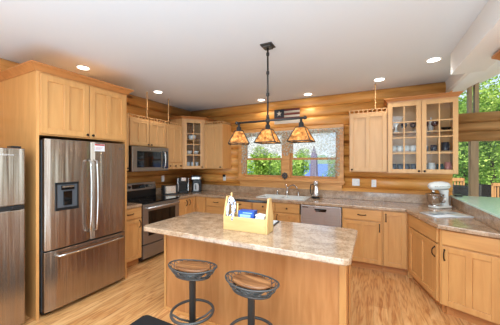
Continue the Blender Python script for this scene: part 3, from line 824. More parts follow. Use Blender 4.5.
# ------------------------------------------------------------------ sink and faucet
sk = thing('sink', 'white double bowl drop-in sink below the window', 'sink', (0, 0, ZT))
m = MB(); x0, x1, y0, y1 = SX0-.02, SX1+.055, SY0-.02, SY1+.03; t = .035; dz = .17
m.box(x0, y0, 0, x1, y0+t, .012).box(x0, y1-.07, 0, x1, y1, .012).box(x0, y0+t, 0, x0+t, y1-.07, .012).box(x1-t-.035, y0+t, 0, x1, y1-.07, .012)
xm = (x0+x1)/2
m.box(xm-.02, y0+t, -.05, xm+.02, y1-.07, .005)
m.build('rim', WHITE, sk, .004)
m = MB(); a, b_, c, d_ = x0+t-.008, x1-t-.03, y0+t-.008, y1-.062
m.box(a, c, -dz, b_, d_, -dz+.008).box(a, c, -dz, a+.008, d_, 0).box(b_-.008, c, -dz, b_, d_, 0).box(a, c, -dz, b_, c+.008, 0).box(a, d_-.008, -dz, b_, d_, 0)
m.build('basin', WHITE, sk)
fa = thing('faucet', 'chrome faucet with arched spout at the back of the sink', 'faucet', (-1.43, 4.395, ZT+.012))
MB().lathe([(.028, 0), (.026, .01), (.016, .02), (.015, .12), (.018, .13), (.015, .15), (.0001, .155)], n=16).build('body', CHROME, fa)
pts = []
for k in range(13):
    q = k/12; pts.append((.02+.20*q, -.10*q, .10+.10*math.sin(PI*(.12+.72*q))))
MB().tube([(0, 0, .11)]+pts, .0105, 10).build('spout', CHROME, fa)
MB().tube([(0, 0, .15), (-.02, .0, .18), (-.03, .005, .205)], [.009, .007, .009], 8).build('lever', CHROME, fa)
tag(MB().lathe([(.02, 0), (.018, .01), (.011, .02), (.011, .06), (.014, .065), (.008, .08), (.0001, .085)], (-1.22, 4.40, ZT+.012), 14).build('soap_dispenser', CHROME),
    'small chrome soap dispenser on the sink rim right of the faucet', 'soap dispenser')
tag(MB().lathe([(.016, 0), (.012, .01), (.013, .05), (.017, .06), (.016, .075), (.0001, .085)], (-1.62, 4.40, ZT+.012), 14).build('side_sprayer', CHROME),
    'small chrome side sprayer on the sink rim left of the faucet', 'sprayer')

# ------------------------------------------------------------------ counter things
# steel carafe right of the sink
cf = thing('coffee_carafe', 'tall steel insulated carafe on black base, right of the sink', 'carafe', (-.90, 4.36, ZT))
MB().lathe([(.072, 0), (.074, .012), (.066, .02)], n=24).build('base', BLACK, cf)
MB().lathe([(.062, .02), (.066, .05), (.058, .13), (.042, .20), (.038, .23)], n=24).build('body', CHROME, cf)
MB().lathe([(.040, .23), (.042, .26), (.040, .28), (.022, .295), (.0001, .30)], n=20).build('lid', STEELX, cf)
MB().tube([(-.045, 0, .235), (-.085, 0, .23), (-.095, 0, .15), (-.085, 0, .07), (-.06, 0, .05)], .009, 8).build('handle', BLACK, cf)
# toaster
to = thing('toaster', 'two slice toaster with steel sides and black ends, left of the coffee makers', 'toaster', (-3.52, 3.60, ZT), R(60))
MB().prism(rrect(-.115, -.07, .115, .07, .03), .015, .175).build('body', CREAM, to, .02, 4)
MB().prism(rrect(-.15, -.078, -.10, .078, .03), .008, .185).prism(rrect(.10, -.078, .13, .078, .012), .008, .18).prism(rrect(-.12, -.07, .12, .07, .02), 0, .016).build('end_caps', BLACK, to, .012, 3)
MB().box(-.085, -.035, .1755, .085, -.012, .178).box(-.085, .012, .1755, .085, .035, .178).build('slots', BLACKGLASS, to)
MB().box(-.17, -.018, .10, -.15, .018, .118).build('lever', BLACK, to, .003)
# pod coffee maker
k1 = thing('coffee_maker', 'black and silver single cup coffee maker beside the toaster', 'coffee maker', (-3.50, 3.93, ZT), R(50))
MB().prism(rrect(-.11, .02, .11, .16, .04), 0, .30).prism(rrect(-.10, -.14, .10, .05, .04), .20, .31).prism(rrect(-.10, -.14, .10, .04, .04), 0, .035).build('body', BLACK, k1, .012, 3)
MB().box(-.112, -.10, .035, -.088, .05, .305).box(.088, -.10, .035, .112, .05, .305).build('side_columns', STEELX, k1, .01, 3)
MB().prism(rrect(-.06, -.15, .06, -.02, .03), .245, .315).build('brew_head', CHROME, k1, .006)
MB().box(-.06, -.12, .035, .06, -.03, .042).build('drip_tray', IRON, k1)
# drip coffee maker
k2 = thing('coffee_maker', 'black drip coffee maker with steel band and thermal pot, nearest the corner', 'coffee maker', (-3.36, 4.20, ZT), R(32))
MB().prism(rrect(-.095, .04, .095, .13, .02), 0, .33).prism(rrect(-.10, -.13, .10, .13, .03), .25, .345).prism(rrect(-.10, -.13, .10, .13, .03), 0, .025).build('body', BLACK, k2, .008, 3)
MB().prism(rrect(-.102, -.134, .102, .05, .03), .27, .315).build('steel_band', STEELX, k2, .004)
MB().lathe([(.055, .026), (.06, .04), (.06, .12), (.045, .17), (.035, .185)], (0, -.045, 0), 20).build('pot', PAPER, k2)
MB().tube([(.0, -.10, .16), (.0, -.135, .14), (0, -.135, .07), (0, -.10, .055)], .008, 8).build('pot_handle', BLACK, k2)
# stand mixer
mxr = thing('stand_mixer', 'white stand mixer with steel bowl at the counter corner by the bar', 'stand mixer', (.80, 4.20, ZT), R(38))
MB().prism(rrect(-.13, -.085, .15, .085, .06), 0, .03).build('base', WHITE, mxr, .012, 3)
m = MB()
def ellring(cx, cz, rx, ry, n=16): return [(cx+rx*math.cos(2*PI*i/n), ry*math.sin(2*PI*i/n), cz) for i in range(n)]
rgs = [(.085, .02, .06, .055), (.09, .08, .045, .042), (.085, .16, .045, .042), (.075, .22, .06, .05), (.06, .245, .075, .055)]
vs = []; fs = []
for cx, cz, rx, ry in rgs: vs += ellring(cx, cz, rx, ry)
for k in range(len(rgs)-1):
    for i in range(16): j = (i+1) % 16; fs.append((k*16+i, k*16+j, (k+1)*16+j, (k+1)*16+i))
m.add(vs, fs, True); m.build('column', WHITE, mxr)
# motor head: capsule along x
m = MB(); vs = []; fs = []; st_ = [(-.165, .001, .0), (-.16, .03, 0), (-.13, .05, 0), (-.06, .058, .004), (.04, .060, .006), (.12, .052, .002), (.155, .03, -.004), (.165, .001, -.006)]
for x, rr, dz_ in st_:
    for i in range(20): a = 2*PI*i/20; vs.append((x, rr*1.05*math.cos(a), .295+dz_+rr*math.sin(a)))
for k in range(len(st_)-1):
    for i in range(20): j = (i+1) % 20; fs.append((k*20+i, k*20+j, (k+1)*20+j, (k+1)*20+i))
m.add(vs, fs, True); hd = m.build('motor_head', WHITE, mxr)
MB().box(-.13, -.0635, .288, .14, .0635, .297).build('trim_band', CHROME, hd, .003)
MB().lathe([(.022, 0), (.02, .03), (.008, .05)], (-.10, 0, .20), 14).build('attachment_hub', CHROME, hd)
MB().lathe([(.05, 0), (.05, .008), (.045, .012), (.07, .03), (.09, .07), (.102, .13), (.105, .155), (.108, .157), (.108, .160), (.100, .160), (.09, .08), (.0001, .02)], (-.075, 0, .03), 28, cap=False).build('bowl', CHROME, mxr)
MB().tube([(-.075, -.10, .17), (-.075, -.145, .15), (-.075, -.145, .10), (-.075, -.098, .08)], .007, 8).build('bowl_handle', CHROME, mxr)
# magazine stack
mg = thing('magazine', 'open glossy magazine lying on the peninsula counter before the mixer', 'magazine', (.755, 3.62, ZT+.001), R(28))
m = MB(); n = 10
for side in (-1, 1):
    vs = []; 
    for k in range(n+1):
        q = k/n; x = side*.215*q; z = .010+.006*math.sin(PI*min(1, q*1.1+.08))
        vs += [(x, -.14, z), (x, .14, z), (x, -.14, 0), (x, .14, 0)]
    fs = []
    for k in range(n):
        a = k*4; b_ = a+4
        fs += [(a, a+1, b_+1, b_), (a+2, b_+2, b_+3, a+3), (a, b_, b_+2, a+2), (a+1, a+3, b_+3, b_+1)]
    fs += [(n*4, n*4+1, n*4+3, n*4+2), (0, 2, 3, 1)]
    m.add(vs, fs, True)
m.build('pages', PAPER, mg)
def printmat():
    m_, t, b = newmat('magazine_print'); n_ = t.nodes.new('ShaderNodeTexNoise'); n_.inputs['Scale'].default_value = 9; n_.inputs['Detail'].default_value = 3
    tcn = t.nodes.new('ShaderNodeTexCoord'); t.links.new(tcn.outputs['Object'], n_.inputs[0])
    r_ = ramp(t, [(.35, (70, 90, 110)), (.5, (170, 180, 186)), (.65, (220, 214, 200))]); t.links.new(n_.outputs[0], r_.inputs[0]); t.links.new(r_.outputs[0], b.inputs['Base Color']); b.inputs['Roughness'].default_value = .3
    return m_
PRINT = printmat()
m = MB(); m.box(.02, -.125, .0160, .19, .125, .0168).box(-.19, -.05, .0160, -.02, .12, .0168); m.build('printed_pictures', PRINT, mg)
tag(MB().prism(rrect(-.03, -.06, .06, .06, .03), 0, .022, Matrix.Translation((1.04, 4.42, 1.058))).build('dark_tray', BLACK, None, .004), 'small dark tray on the bar end behind the mixer', 'tray')

# glass board on the island behind the caddy
gb = thing('glass_board', 'flat glass board with dark edge on the island behind the caddy', 'board', (-1.04, 2.31, ZT), R(4))
MB().box(-.17, -.13, 0, .17, .13, .010).build('edge', BLACK, gb, .003)
MB().box(-.158, -.118, .010, .158, .118, .0125).build('glass_face', plain('board_glass', (205, 208, 210), .08), gb)

# wooden caddy
cd = thing('wooden_caddy', 'open pine caddy with dark rod handle on the island', 'caddy', (-1.245, 1.945, ZT+.001), R(1))
CW, CD_, CH = .435, .15, .125
MB().box(.018, 0, 0, CW-.018, .014, CH).box(.018, CD_-.014, 0, CW-.018, CD_, CH).build('side_board', PINE, cd, .002)
MB().box(.018, .014, 0, CW-.018, CD_-.014, .012).build('bottom', PINE, cd)
def endb(x):
    m = MB(); prof = [(0, 0), (CD_, 0), (CD_, CH), (CD_*.68, .30), (CD_*.32, .30), (0, CH)]
    vs = [(x, y, z) for y, z in prof]+[(x+.018, y, z) for y, z in prof]; n = 6
    fs = [tuple(range(n)), tuple(range(n, 2*n))]+[(i, (i+1) % n, n+(i+1) % n, n+i) for i in range(n)]
    return m.add(vs, fs).build('end_board', PINE_Z, cd, .003)
endb(0); endb(CW-.018)
MB().tube([(.018, CD_/2, .265), (CW-.018, CD_/2, .265)], .012, 12).build('rod_handle', BLACK, cd)
def W2(x, y, z): return Matrix.Translation(cd.location) @ Matrix.Rotation(R(1), 4, 'Z') @ Vector((x, y, z))
p = W2(.215, .075, .013)
bxr = thing('tissue_box', 'blue carton with pale blue print standing in the pine caddy', 'box', p, R(4))
MB().box(-.075, -.045, 0, .075, .045, .165).build('carton', BLUE, bxr, .002)
MB().box(-.06, -.0465, .10, .045, -.0445, .135).box(-.03, -.0465, .145, .06, -.0445, .153).build('carton_print', LBLUE, bxr)
# patterned cloth
def checks():
    m_, t, b = newmat('blue_check_cloth'); tcn = t.nodes.new('ShaderNodeTexCoord'); v = t.nodes.new('ShaderNodeTexVoronoi'); v.inputs['Scale'].default_value = 50
    t.links.new(tcn.outputs['Object'], v.inputs[0]); r_ = ramp(t, [(.30, (40, 60, 120)), (.42, (225, 228, 235)), (.6, (235, 236, 240))]); t.links.new(v.outputs['Distance'], r_.inputs[0]); t.links.new(r_.outputs[0], b.inputs['Base Color']); b.inputs['Roughness'].default_value = .9
    return m_
CHK = checks()
m = MB(); q0 = W2(.03, .06, .27)
for s_, off in ((-1, 0), (1, .012)):
    path = [(q0.x+.03, q0.y-.02, q0.z+.03)]
    for k in range(10):
        q = k/9; path.append((q0.x+.035+s_*.035*math.sin(q*2.4)-.0, q0.y-.035-off, q0.z+.02-.20*q))
    m.tube(path, [.008]+[.013+.004*math.sin(k*1.7) for k in range(10)], 8)
m.tube([(q0.x+.03, q0.y-.045, q0.z-.15), (q0.x+.075, q0.y-.03, q0.z-.10), (q0.x+.07, q0.y-.02, q0.z-.02), (q0.x+.04, q0.y-.02, q0.z+.02)], .01, 8)
tag(m.build('patterned_towel', CHK), 'blue and white patterned cloth draped at the left end of the pine caddy', 'towel')
m = MB(); c = W2(.035, .05, .013)
tag(MB().tube([(c.x+.01, c.y+.02, c.z), (c.x+.012, c.y+.02, c.z+.32)], .008, 10).build('wooden_spoon', PINE_Z), 'wooden utensil sticking up at the left of the pine caddy', 'utensil')
c = W2(.12, .05, .013)
tag(MB().tube([(c.x, c.y, c.z), (c.x+.004, c.y, c.z+.23)], .008, 10).build('wooden_stick', PINE_Z), 'pale wooden stick standing in the caddy left of the blue carton', 'utensil')
m = MB()
for k in range(3):
    c = W2(.35, .075, .10+.018*k); m.prism(rrect(-.045, -.05, .045, .05, .015), 0, .014, Matrix.Translation(c) @ Matrix.Rotation(R(-12+9*k), 4, 'Y'))
c = W2(.35, .075, .013); m.prism(rrect(-.04, -.045, .04, .045, .01), 0, .09, Matrix.Translation(c))
tag(m.build('folded_napkins', PAPER, None, .004), 'stack of white folded napkins at the right end of the pine caddy', 'napkins')

# ------------------------------------------------------------------ bar stools
def make_stool(label, loc, rz):
    s = thing('bar_stool', label, 'stool', loc, rz, None)
    N = 36
    def el(a, b, z, dip=0): return [(a*math.cos(2*PI*i/N), b*math.sin(2*PI*i/N), z+dip*math.cos(4*PI*i/N)) for i in range(N)]
    up, lo = el(.205, .125, .685, .006), el(.145, .088, .615)
    MB().tube(up, .0062, 8, True).build('rim', IRON, s)
    MB().tube(lo, .009, 8, True).tube(el(.147, .09, .628), .007, 8, True).build('lower_ring', IRON, s)
    m = MB()
    for i in range(0, N, 2):
        for d in (-4, 4):
            a = Vector(up[i]); b = Vector(lo[(i+d) % N]); c = a.lerp(b, .5)+Vector((a.x*.06, a.y*.06, -.008))
            m.tube([a, c, b], .0032, 5)
    m.build('wire_lattice', IRON, s)
    MB().lathe([(.0001, -.012), (.92, -.012), (1, -.004), (1, .004), (.95, .009), (.5, .004), (.0001, .002)], (0, 0, .680), 36, cap=False, ax=.150, ay=.092).build('seat', SEATWOOD, s)
    MB().lathe([(.026, .05), (.026, .60), (.03, .605), (.09, .62), (.11, .632), (.06, .66)], n=20, ).build('pole', IRON, s)
    fr_ = [(.166*math.cos(2*PI*i/N), .166*math.sin(2*PI*i/N), .32) for i in range(N)]
    MB().tube(fr_, .011, 10, True).build('foot_ring', IRON, s)
    for k in range(4):
        a = 2*PI*k/4+.5
        MB().tube([(.02*math.cos(a), .02*math.sin(a), .24), (.10*math.cos(a), .10*math.sin(a), .27), (.166*math.cos(a), .166*math.sin(a), .32)], .008, 8).build('spoke', IRON, s)
    for k in range(4):
        a = 2*PI*k/4+.5+PI/4
        MB().tube([(.018*math.cos(a), .018*math.sin(a), .14), (.09*math.cos(a), .09*math.sin(a), .11), (.17*math.cos(a), .17*math.sin(a), .04), (.2*math.cos(a), .2*math.sin(a), .012)], .012, 8).build('leg', IRON, s)
    return s
S1 = make_stool('left iron bar stool with oval wooden seat in a wire lattice rim', (-1.308, 1.585, .012), R(10))
S2 = copytree(S1); S2.location = (-.775, 1.575, .012); S2.rotation_euler = (0, 0, R(-4))
S2['label'] = 'right iron bar stool with oval wooden seat, nearer the island middle'
S1['group'] = S2['group'] = 'iron bar stools at the island'
tag(MB().prism(rrect(-2.05, 1.0, -.25, 1.765, .05), 0, .011).build('floor_mat', RUG), 'black floor mat under the bar stools in front of the island', 'mat')

# ------------------------------------------------------------------ pendant lamp
PX, PY = -.965, 2.34; ZB = 1.955
pl = thing('island_pendant', 'dark iron island light with three amber mica shades on one bar', 'pendant lamp', (PX, PY, ZC))
zb = ZB-ZC
MB().box(-.062, -.062, -.012, .062, .062, 0).prism(rrect(-.045, -.045, .045, .045, .01), -.03, -.012).build('canopy', plain('antique_iron', (86, 84, 82), .4, .6), pl, .004)
IR = plain('pendant_iron', (62, 58, 56), .45, .6)
m = MB(); m.lathe([(.009, zb), (.009, -.03)], n=12)
for z in (-.09, -.28, -.50, zb+.04): m.lathe([(.009, -.02), (.016, -.012), (.016, .012), (.009, .02)], (0, 0, z), 12)
m.build('rod', IR, pl)
MB().tube([(-.355, 0, zb), (.375, 0, zb)], .011, 10).sphere((-.36, 0, zb), .018).sphere((.38, 0, zb), .018).lathe([(.02, -.02), (.024, 0), (.02, .02)], (0, 0, zb), 12).build('crossbar', IR, pl)
for k, (x, rot, dz_) in enumerate(((-.335, 29, 0), (0, 4, 0), (.345, 0, .0))):
    sh = MB(); a, b_, zt, zq = .042, .108, zb-.09, zb-.225
    T = Matrix.Translation((x, 0, 0)) @ Matrix.Rotation(R(rot), 4, 'Z')
    vs = [(-a, -a, zt), (a, -a, zt), (a, a, zt), (-a, a, zt), (-b_, -b_, zq), (b_, -b_, zq), (b_, b_, zq), (-b_, b_, zq)]
    sh.add(vs, [(0, 1, 5, 4), (1, 2, 6, 5), (2, 3, 7, 6), (3, 0, 4, 7)], False, T)
    so = sh.build('lamp_shade', MICA, pl)
    fm = MB()
    for i in range(4):
        fm.tube([vs[i], vs[i+4]], .005, 6, M=T)
        fm.tube([vs[i], vs[(i+1) % 4]], .005, 6, M=T); fm.tube([vs[i+4], vs[4+(i+1) % 4]], .0055, 6, M=T)
    fm.build('shade_frame', IR, so)
    MB().lathe([(.012, zb-.01), (.014, zb-.04), (.024, zb-.045), (.026, zb-.085), (.045, zb-.092)], (x, 0, 0), 14).build('lamp_socket', IR, pl)
    MB().sphere((x, 0, zb-.165), .028, .028, .034).build('bulb', BULB, pl)
    light('pendant_light', 'POINT', (PX+x, PY, ZC+zb-.205), 1.5, (1, .78, .5), .03)

# ------------------------------------------------------------------ recessed lights
for k, (x, y, lab) in enumerate(((-3.27, 1.86, 'recessed ceiling light above the large fridge cabinet'), (-3.26, 3.06, 'recessed ceiling light above the microwave cabinets'),
        (-1.92, 4.33, 'recessed ceiling light above window, left of the wooden flag'), (-1.03, 4.33, 'recessed ceiling light above window, right of the wooden flag'),
        (.07, 4.02, 'recessed ceiling light above the cabinet right of the window'), (.62, 3.53, 'recessed ceiling light by the dropped white beam'))):
    t = thing('recessed_light', lab, 'ceiling light', (x, y, ZC))
    MB().lathe([(.062, -.001), (.078, -.004), (.082, -.008), (.082, 0)], n=28, cap=False).build('trim_ring', PLATE, t)
    MB().lathe([(.0001, -.004), (.062, -.003)], n=28, cap=False).build('lens', LAMP, t)
    light('downlight', 'SPOT', (x, y, ZC-.02), 12, (1, .95, .88), .06, target=(x, y, 0), angle=R(140), blend=.8)

# ------------------------------------------------------------------ wall things
def outlet(label, loc, rz, gang=1, name='wall_outlet'):
    r = thing(name, label, 'outlet', loc, rz); w_ = .035+.023*(gang-1)
    MB().box(-w_, -.007, -.06, w_, 0, .06).build('cover_plate', PLATE, r, .003)
    for g in range(gang):
        cx = (g-(gang-1)/2)*.046
        m = MB()
        for zz in (-.02, .02): m.prism(rrect(-.013+cx, -.0015, .013+cx, 0, .0006), zz-.012, zz+.012, Matrix.Translation((0, -.007, 0)))
        m.build('socket_face', WHITE, r)
    return r
outlet('white double-gang outlet plate on the log wall right of the window', (-.27, YW-.002, 1.20), 0, 2)
outlet('white single outlet plate on log wall beneath the cabinet right of the window', (.0, YW-.002, 1.19), 0, 1)
outlet('white outlet with plug on the log wall between corner cabinet and window', (-2.86, YW-.002, 1.20), 0, 1)
outlet('white outlet on the log wall above the toaster', (XW+.002, 3.66, 1.21), LEFT, 1)
tag(MB().prism(rrect(-.03, -.03, .03, 0, .008), 0, .05, Matrix.Translation((-2.86, YW-.009, 1.225))).build('plug_adapter', BLACK, None, .003), 'small black plug adapter on the outlet left of the window', 'plug')
# wooden flag sign
fl = thing('flag_sign', 'rustic wooden plank flag with one star on dark field, above the window', 'sign', (-1.72, YW-.004, 2.265))
OFFW = wood('weathered_white', (186, 170, 150), (222, 212, 196), 'x', .7); DKRED = wood('weathered_red', (98, 42, 32), (134, 64, 50), 'x', .7); NAVY = wood('weathered_navy', (28, 32, 40), (44, 48, 58), 'x', .7)
nst = 7; sh_ = .275/nst
wm = MB(); rm_ = MB()
for k in range(nst):
    z = k*sh_; xa = .20 if k >= 3 else 0
    (rm_ if k % 2 == 0 and k > 2 or k == 1 and False else (rm_ if k % 2 == 0 and k >= 2 else wm)).box(xa, -.018, z+.001, .495, 0, z+sh_-.001)
wm.build('pale_stripes', OFFW, fl); rm_.build('dark_red_stripes', DKRED, fl)
MB().box(0, -.019, 3*sh_, .20, 0, .275).build('dark_field', NAVY, fl)
st5 = [((.055 if i % 2 == 0 else .022)*math.sin(i*PI/5)+.10, (.055 if i % 2 == 0 else .022)*math.cos(i*PI/5)+.196) for i in range(10)]
vs = [(x, -.022, z) for x, z in st5]+[(x, -.019, z) for x, z in st5]
MB().add(vs, [tuple(range(10))]+[(i, (i+1) % 10, 10+(i+1) % 10, 10+i) for i in range(10)]).build('star', OFFW, fl)
# lace curtains
def curtain(x0, x1, ztop, fn, name, label, y=YW-.045, amp=.010, fr=46):
    nx, nz = 90, 14; vs = []; fs = []
    for i in range(nx+1):
        q = i/nx; x = x0+(x1-x0)*q; zb_ = fn(q)
        for j in range(nz+1):
            s_ = j/nz; vs.append((x, y+amp*(.4+s_*.6)*math.sin(fr*(x-x0)), ztop+(zb_-ztop)*s_))
    for i in range(nx):
        for j in range(nz): a = i*(nz+1)+j; fs.append((a, a+1, a+nz+2, a+nz+1))
    o = MB().add(vs, fs, True).build(name, LACE)
    return tag(o, label, 'curtain')
# tier hanging over upper sashes, falling at the outer sides
curtain(WX0+.02, WX1-.0, 2.10, lambda q: (1.68+.03*math.sin(q*60) if .06 < q < .90 else (1.30 if q <= .06 else 1.30)) if True else 0,
        'lace_curtain', 'sheer lace curtain over the upper half of the kitchen window')
curtain(WX0-.03, WX1+.05, 2.125, lambda q: 2.03-.03*abs(math.sin(q*34))-(.16 if .45 < q < .51 else 0), 'lace_valance', 'scalloped white lace valance along the top of the kitchen window', y=YW-.075, amp=.014, fr=60)
tag(MB().tube([(WX0-.05, YW-.06, 2.115), (WX1+.06, YW-.06, 2.115)], .007, 8).build('curtain_rod', PLATE), 'slim white rod carrying the lace curtains', 'curtain rod')
# small ornament on the window post
orn = thing('window_ornament', 'dark metal rosette ornament on the sill at the window post', 'ornament', (-1.50, YW-.052, WZ0+.016))
m = MB()
for k in range(8):
    a = 2*PI*k/8; m.sphere((.042*math.cos(a), 0, .072+.042*math.sin(a)), .020, .008, .020, 8, 6)
m.sphere((0, -.006, .072), .022, .012, .022, 10, 8); m.build('rosette', IRON, orn)
MB().tube([(0, 0, 0), (0, 0, .05)], .006, 8).lathe([(.022, 0), (.018, .006)], (0, 0, 0), 12).build('stand', IRON, orn)

# ------------------------------------------------------------------ dishes in the glass cabinets
def mug_proto(name, label, mat, loc, rz, rr=.038, hh=.085, group=None):
    r = thing(name, label, 'mug', loc, rz, group)
    MB().lathe([(rr*.8, 0), (rr*.95, .006), (rr, .02), (rr, hh), (rr-.004, hh), (rr-.005, .01), (.0001, .008)], n=20).build('cup', mat, r)
    MB().tube([(rr-.003, 0, hh*.8), (rr+.018, 0, hh*.75), (rr+.024, 0, hh*.5), (rr+.015, 0, hh*.25), (rr-.003, 0, hh*.2)], .0045, 6).build('handle', mat, r)
    return r
ZS = [GZ0+.036, 1.691, 1.976]
def row(specs, z, y=4.33):
    for x, fn in specs: fn(x, y, z)
G1 = 'white mugs on the middle shelf of the glass cabinet'
names_w = ['white mug on the middle shelf behind left glass door, first from left', 'white mug on the middle shelf behind left glass door, second from left',
           'white mug on the middle shelf behind left glass door, third from left', 'white mug on the middle shelf behind left glass door, rightmost']
m0 = None
for k in range(4):
    x = .265+k*.082
    if m0 is None: m0 = mug_proto('mug', names_w[0], WHITE, (x, 4.29, ZS[1]), R(-60), group=G1)
    else:
        c = copytree(m0); c.location = (x, 4.29, ZS[1]); c['label'] = names_w[k]
lab = ['dark mug on the bottom shelf behind left glass door, leftmost', 'dark mug on the bottom shelf behind left glass door, second from left',
       'dark mug on the bottom shelf behind left glass door, third from left', 'dark mug on the bottom shelf behind left glass door, rightmost']
m1 = None
for k in range(4):
    x = .265+k*.083
    if m1 is None: m1 = mug_proto('mug', lab[0], DKBLUE, (x, 4.29, ZS[0]), R(-60), hh=.10, group='dark mugs on the bottom shelf of the glass cabinet')
    else: c = copytree(m1); c.location = (x, 4.29, ZS[0]); c['label'] = lab[k]
lab = ['low grey mug on the middle shelf behind right glass door', 'dark mug on the middle shelf behind right door, centre', 'tallest dark mug on the middle shelf behind right door']
mug_proto('mug', lab[0], GREYM, (.655, 4.29, ZS[1]), R(-120), hh=.075)
mug_proto('mug', lab[1], DKBLUE, (.755, 4.29, ZS[1]), R(-120), hh=.085)
mug_proto('mug', lab[2], DKBLUE, (.885, 4.29, ZS[1]), R(-60), rr=.046, hh=.12)
mug_proto('mug', 'grey mug at the left of the bottom shelf behind right glass door', GREYM, (.645, 4.29, ZS[0]), R(-60), hh=.10)
mug_proto('mug', 'white tall mug on the bottom shelf behind right glass door', WHITE, (.73, 4.29, ZS[0]), R(-60), hh=.115)
mug_proto('mug', 'teal mug on the bottom shelf behind right glass door', TEAL, (.825, 4.29, ZS[0]), R(-60), hh=.10)
mug_proto('mug', 'pink mug at the right of the bottom shelf behind right glass door', PINK, (.915, 4.29, ZS[0]), R(-60), hh=.125)
def goblet(label, x, y, z, mat=WINE, s=1.0, group=None):
    r = thing('wine_goblet', label, 'goblet', (x, y, z), 0, group)
    MB().lathe([(.034*s, 0), (.032*s, .003), (.006*s, .01), (.005*s, .06*s)], n=18).build('stem', CABGLASS if mat is WINE else mat, r)
    MB().lathe([(.005*s, .06*s), (.03*s, .07*s), (.042*s, .095*s), (.040*s, .13*s), (.038*s, .13*s), (.039*s, .097*s), (.0001, .066*s)], n=18, cap=False).build('bowl', mat, r)
    return r
goblet('dark red goblet on the top shelf behind left glass door, beside the cake stand', .395, 4.29, ZS[2])
goblet('dark red goblet on the top shelf behind left glass door, rightmost', .51, 4.29, ZS[2])
goblet('dark red goblet on the top shelf behind right glass door, leftmost', .655, 4.29, ZS[2])
goblet('dark red goblet on the top shelf behind right glass door, beside the dark bowl', .765, 4.29, ZS[2])
tag(MB().lathe([(.025, 0), (.028, .004), (.05, .02), (.062, .04), (.058, .04), (.045, .022), (.0001, .012)], (.895, 4.29, ZS[2]), 22, cap=False).build('bowl', BRONZE), 'shallow dark bowl on the top shelf behind right glass door', 'bowl')
tag(MB().lathe([(.03, 0), (.03, .14), (.012, .17), (.012, .21), (.0001, .212)], (.745, 4.43, ZS[2]), 18).build('white_bottle', WHITE), 'pale bottle behind the goblets on the top shelf, right glass door', 'bottle')
tag(MB().lathe([(.05, 0), (.045, .006), (.016, .03), (.014, .09), (.03, .13), (.075, .145), (.078, .155), (.0001, .15)], (.295, 4.29, ZS[2]), 24, cap=False).build('cake_stand', WHITE), 'white footed cake stand on the top shelf behind left glass door', 'cake stand')
# corner cabinet dishes
def CW_(x, y, z): return Matrix.Translation((P0[0], P0[1], 1.40)) @ Matrix.Rotation(A, 4, 'Z') @ Vector((x, y, z))
def bowl_at(label, p, r_, h_, name='bowl'):
    return tag(MB().lathe([(r_*.5, 0), (r_*.7, .006), (r_*.95, h_*.6), (r_, h_), (r_*.96, h_), (r_*.7, .015), (.0001, .01)], tuple(p), 20, cap=False).build(name, WHITE), label, 'bowl')
bowl_at('large white bowl on the top shelf of the corner glass cabinet', CW_(L/2, .16, .601), .085, .10)
bowl_at('white bowl at the left of the middle shelf in the corner glass cabinet', CW_(L/2-.07, .14, .301), .06, .07)
bowl_at('white bowl at the right of the middle shelf in the corner glass cabinet', CW_(L/2+.07, .14, .301), .06, .07)
for k, dx_ in enumerate((-.09, 0, .09)):
    p = CW_(L/2+dx_, .12, .031)
    tag(MB().lathe([(.028, 0), (.034, .11), (.032, .11), (.026, .008), (.0001, .006)], tuple(p), 16, cap=False).build('drinking_glass', PAPER),
        ['pale tumbler at the left of the bottom shelf in the corner glass cabinet', 'pale tumbler in the middle of the bottom shelf in the corner glass cabinet', 'pale tumbler at the right of the bottom shelf in the corner glass cabinet'][k], 'tumbler', 'tumblers in the corner glass cabinet')

# ------------------------------------------------------------------ outdoors
struct(MB().prism([(-90, 5.6), (120, 5.6), (120, 75), (-90, 75)], -3.1, -3.0).build('ground', GRASS))
struct(MB().prism([(-900, 75), (600, 75), (600, 1000), (-900, 1000)], -3.2, -3.05).build('lake', WATER))
struct(MB().prism([(-5, 5.4), (9, 5.4), (9, 10.4), (-5, 10.4)], -.12, -.02).build('deck', DECK))
m = MB(); vs = []; fs = []; n = 80
for i in range(n+1):
    x = -900+1500*i/n; hh = 20+9*math.sin(i*.7)+6*math.sin(i*1.9+1)
    vs += [(x, 780, -5), (x, 800, hh*.8), (x, 860, hh), (x, 980, -5)]
for i in range(n):
    for j in range(3): a = i*4+j; fs.append((a, a+1, a+5, a+4))
struct(m.add(vs, fs, True).build('far_shore_hills', plain('far_hills', (104, 124, 104), .95)))
def tree(label, loc, hgt, rad, nleaf, mat=LEAF, size=.14, name='tree', rz=1.15):
    r = thing(name, label, 'tree', loc, 0, 'trees outside the windows')
    MB().tube([(0, 0, 0), (.05*rad, .03*rad, hgt*.3), (-.03*rad, .06*rad, hgt*.7)], [.07*rad, .055*rad, .02*rad], 8).build('trunk', BARK, r)
    blobs = []
    for k in range(16):
        a = random.uniform(0, 2*PI); q = random.uniform(0, .62)*rad; z = hgt-rad*rz+random.uniform(-.75, .75)*rad*rz
        blobs.append((q*math.cos(a), q*math.sin(a), z, rad*random.uniform(.34, .55)))
    vs = []; fs = []
    for k in range(nleaf):
        b = random.choice(blobs); d = Vector((random.gauss(0, 1), random.gauss(0, 1), random.gauss(0, 1))).normalized()
        p_ = Vector(b[:3])+d*b[3]*random.uniform(.75, 1.05)
        u = Vector((random.gauss(0, 1), random.gauss(0, 1), random.gauss(0, .6))).normalized(); v_ = u.cross(d+Vector((.01, .4, 0))).normalized()
        s_ = size*random.uniform(.6, 1.3); o = len(vs)
        vs += [p_-u*s_*.5, p_+v_*s_*.35, p_+u*s_*.6, p_-v_*s_*.35]; fs.append((o, o+1, o+2, o+3))
    MB().add(vs, fs).build('foliage', mat, r)
    return r
def dirp(u, t_):
    k = (u-250)/248.5; return ((-.446+.895*k)*t_, (.895+.446*k)*t_)
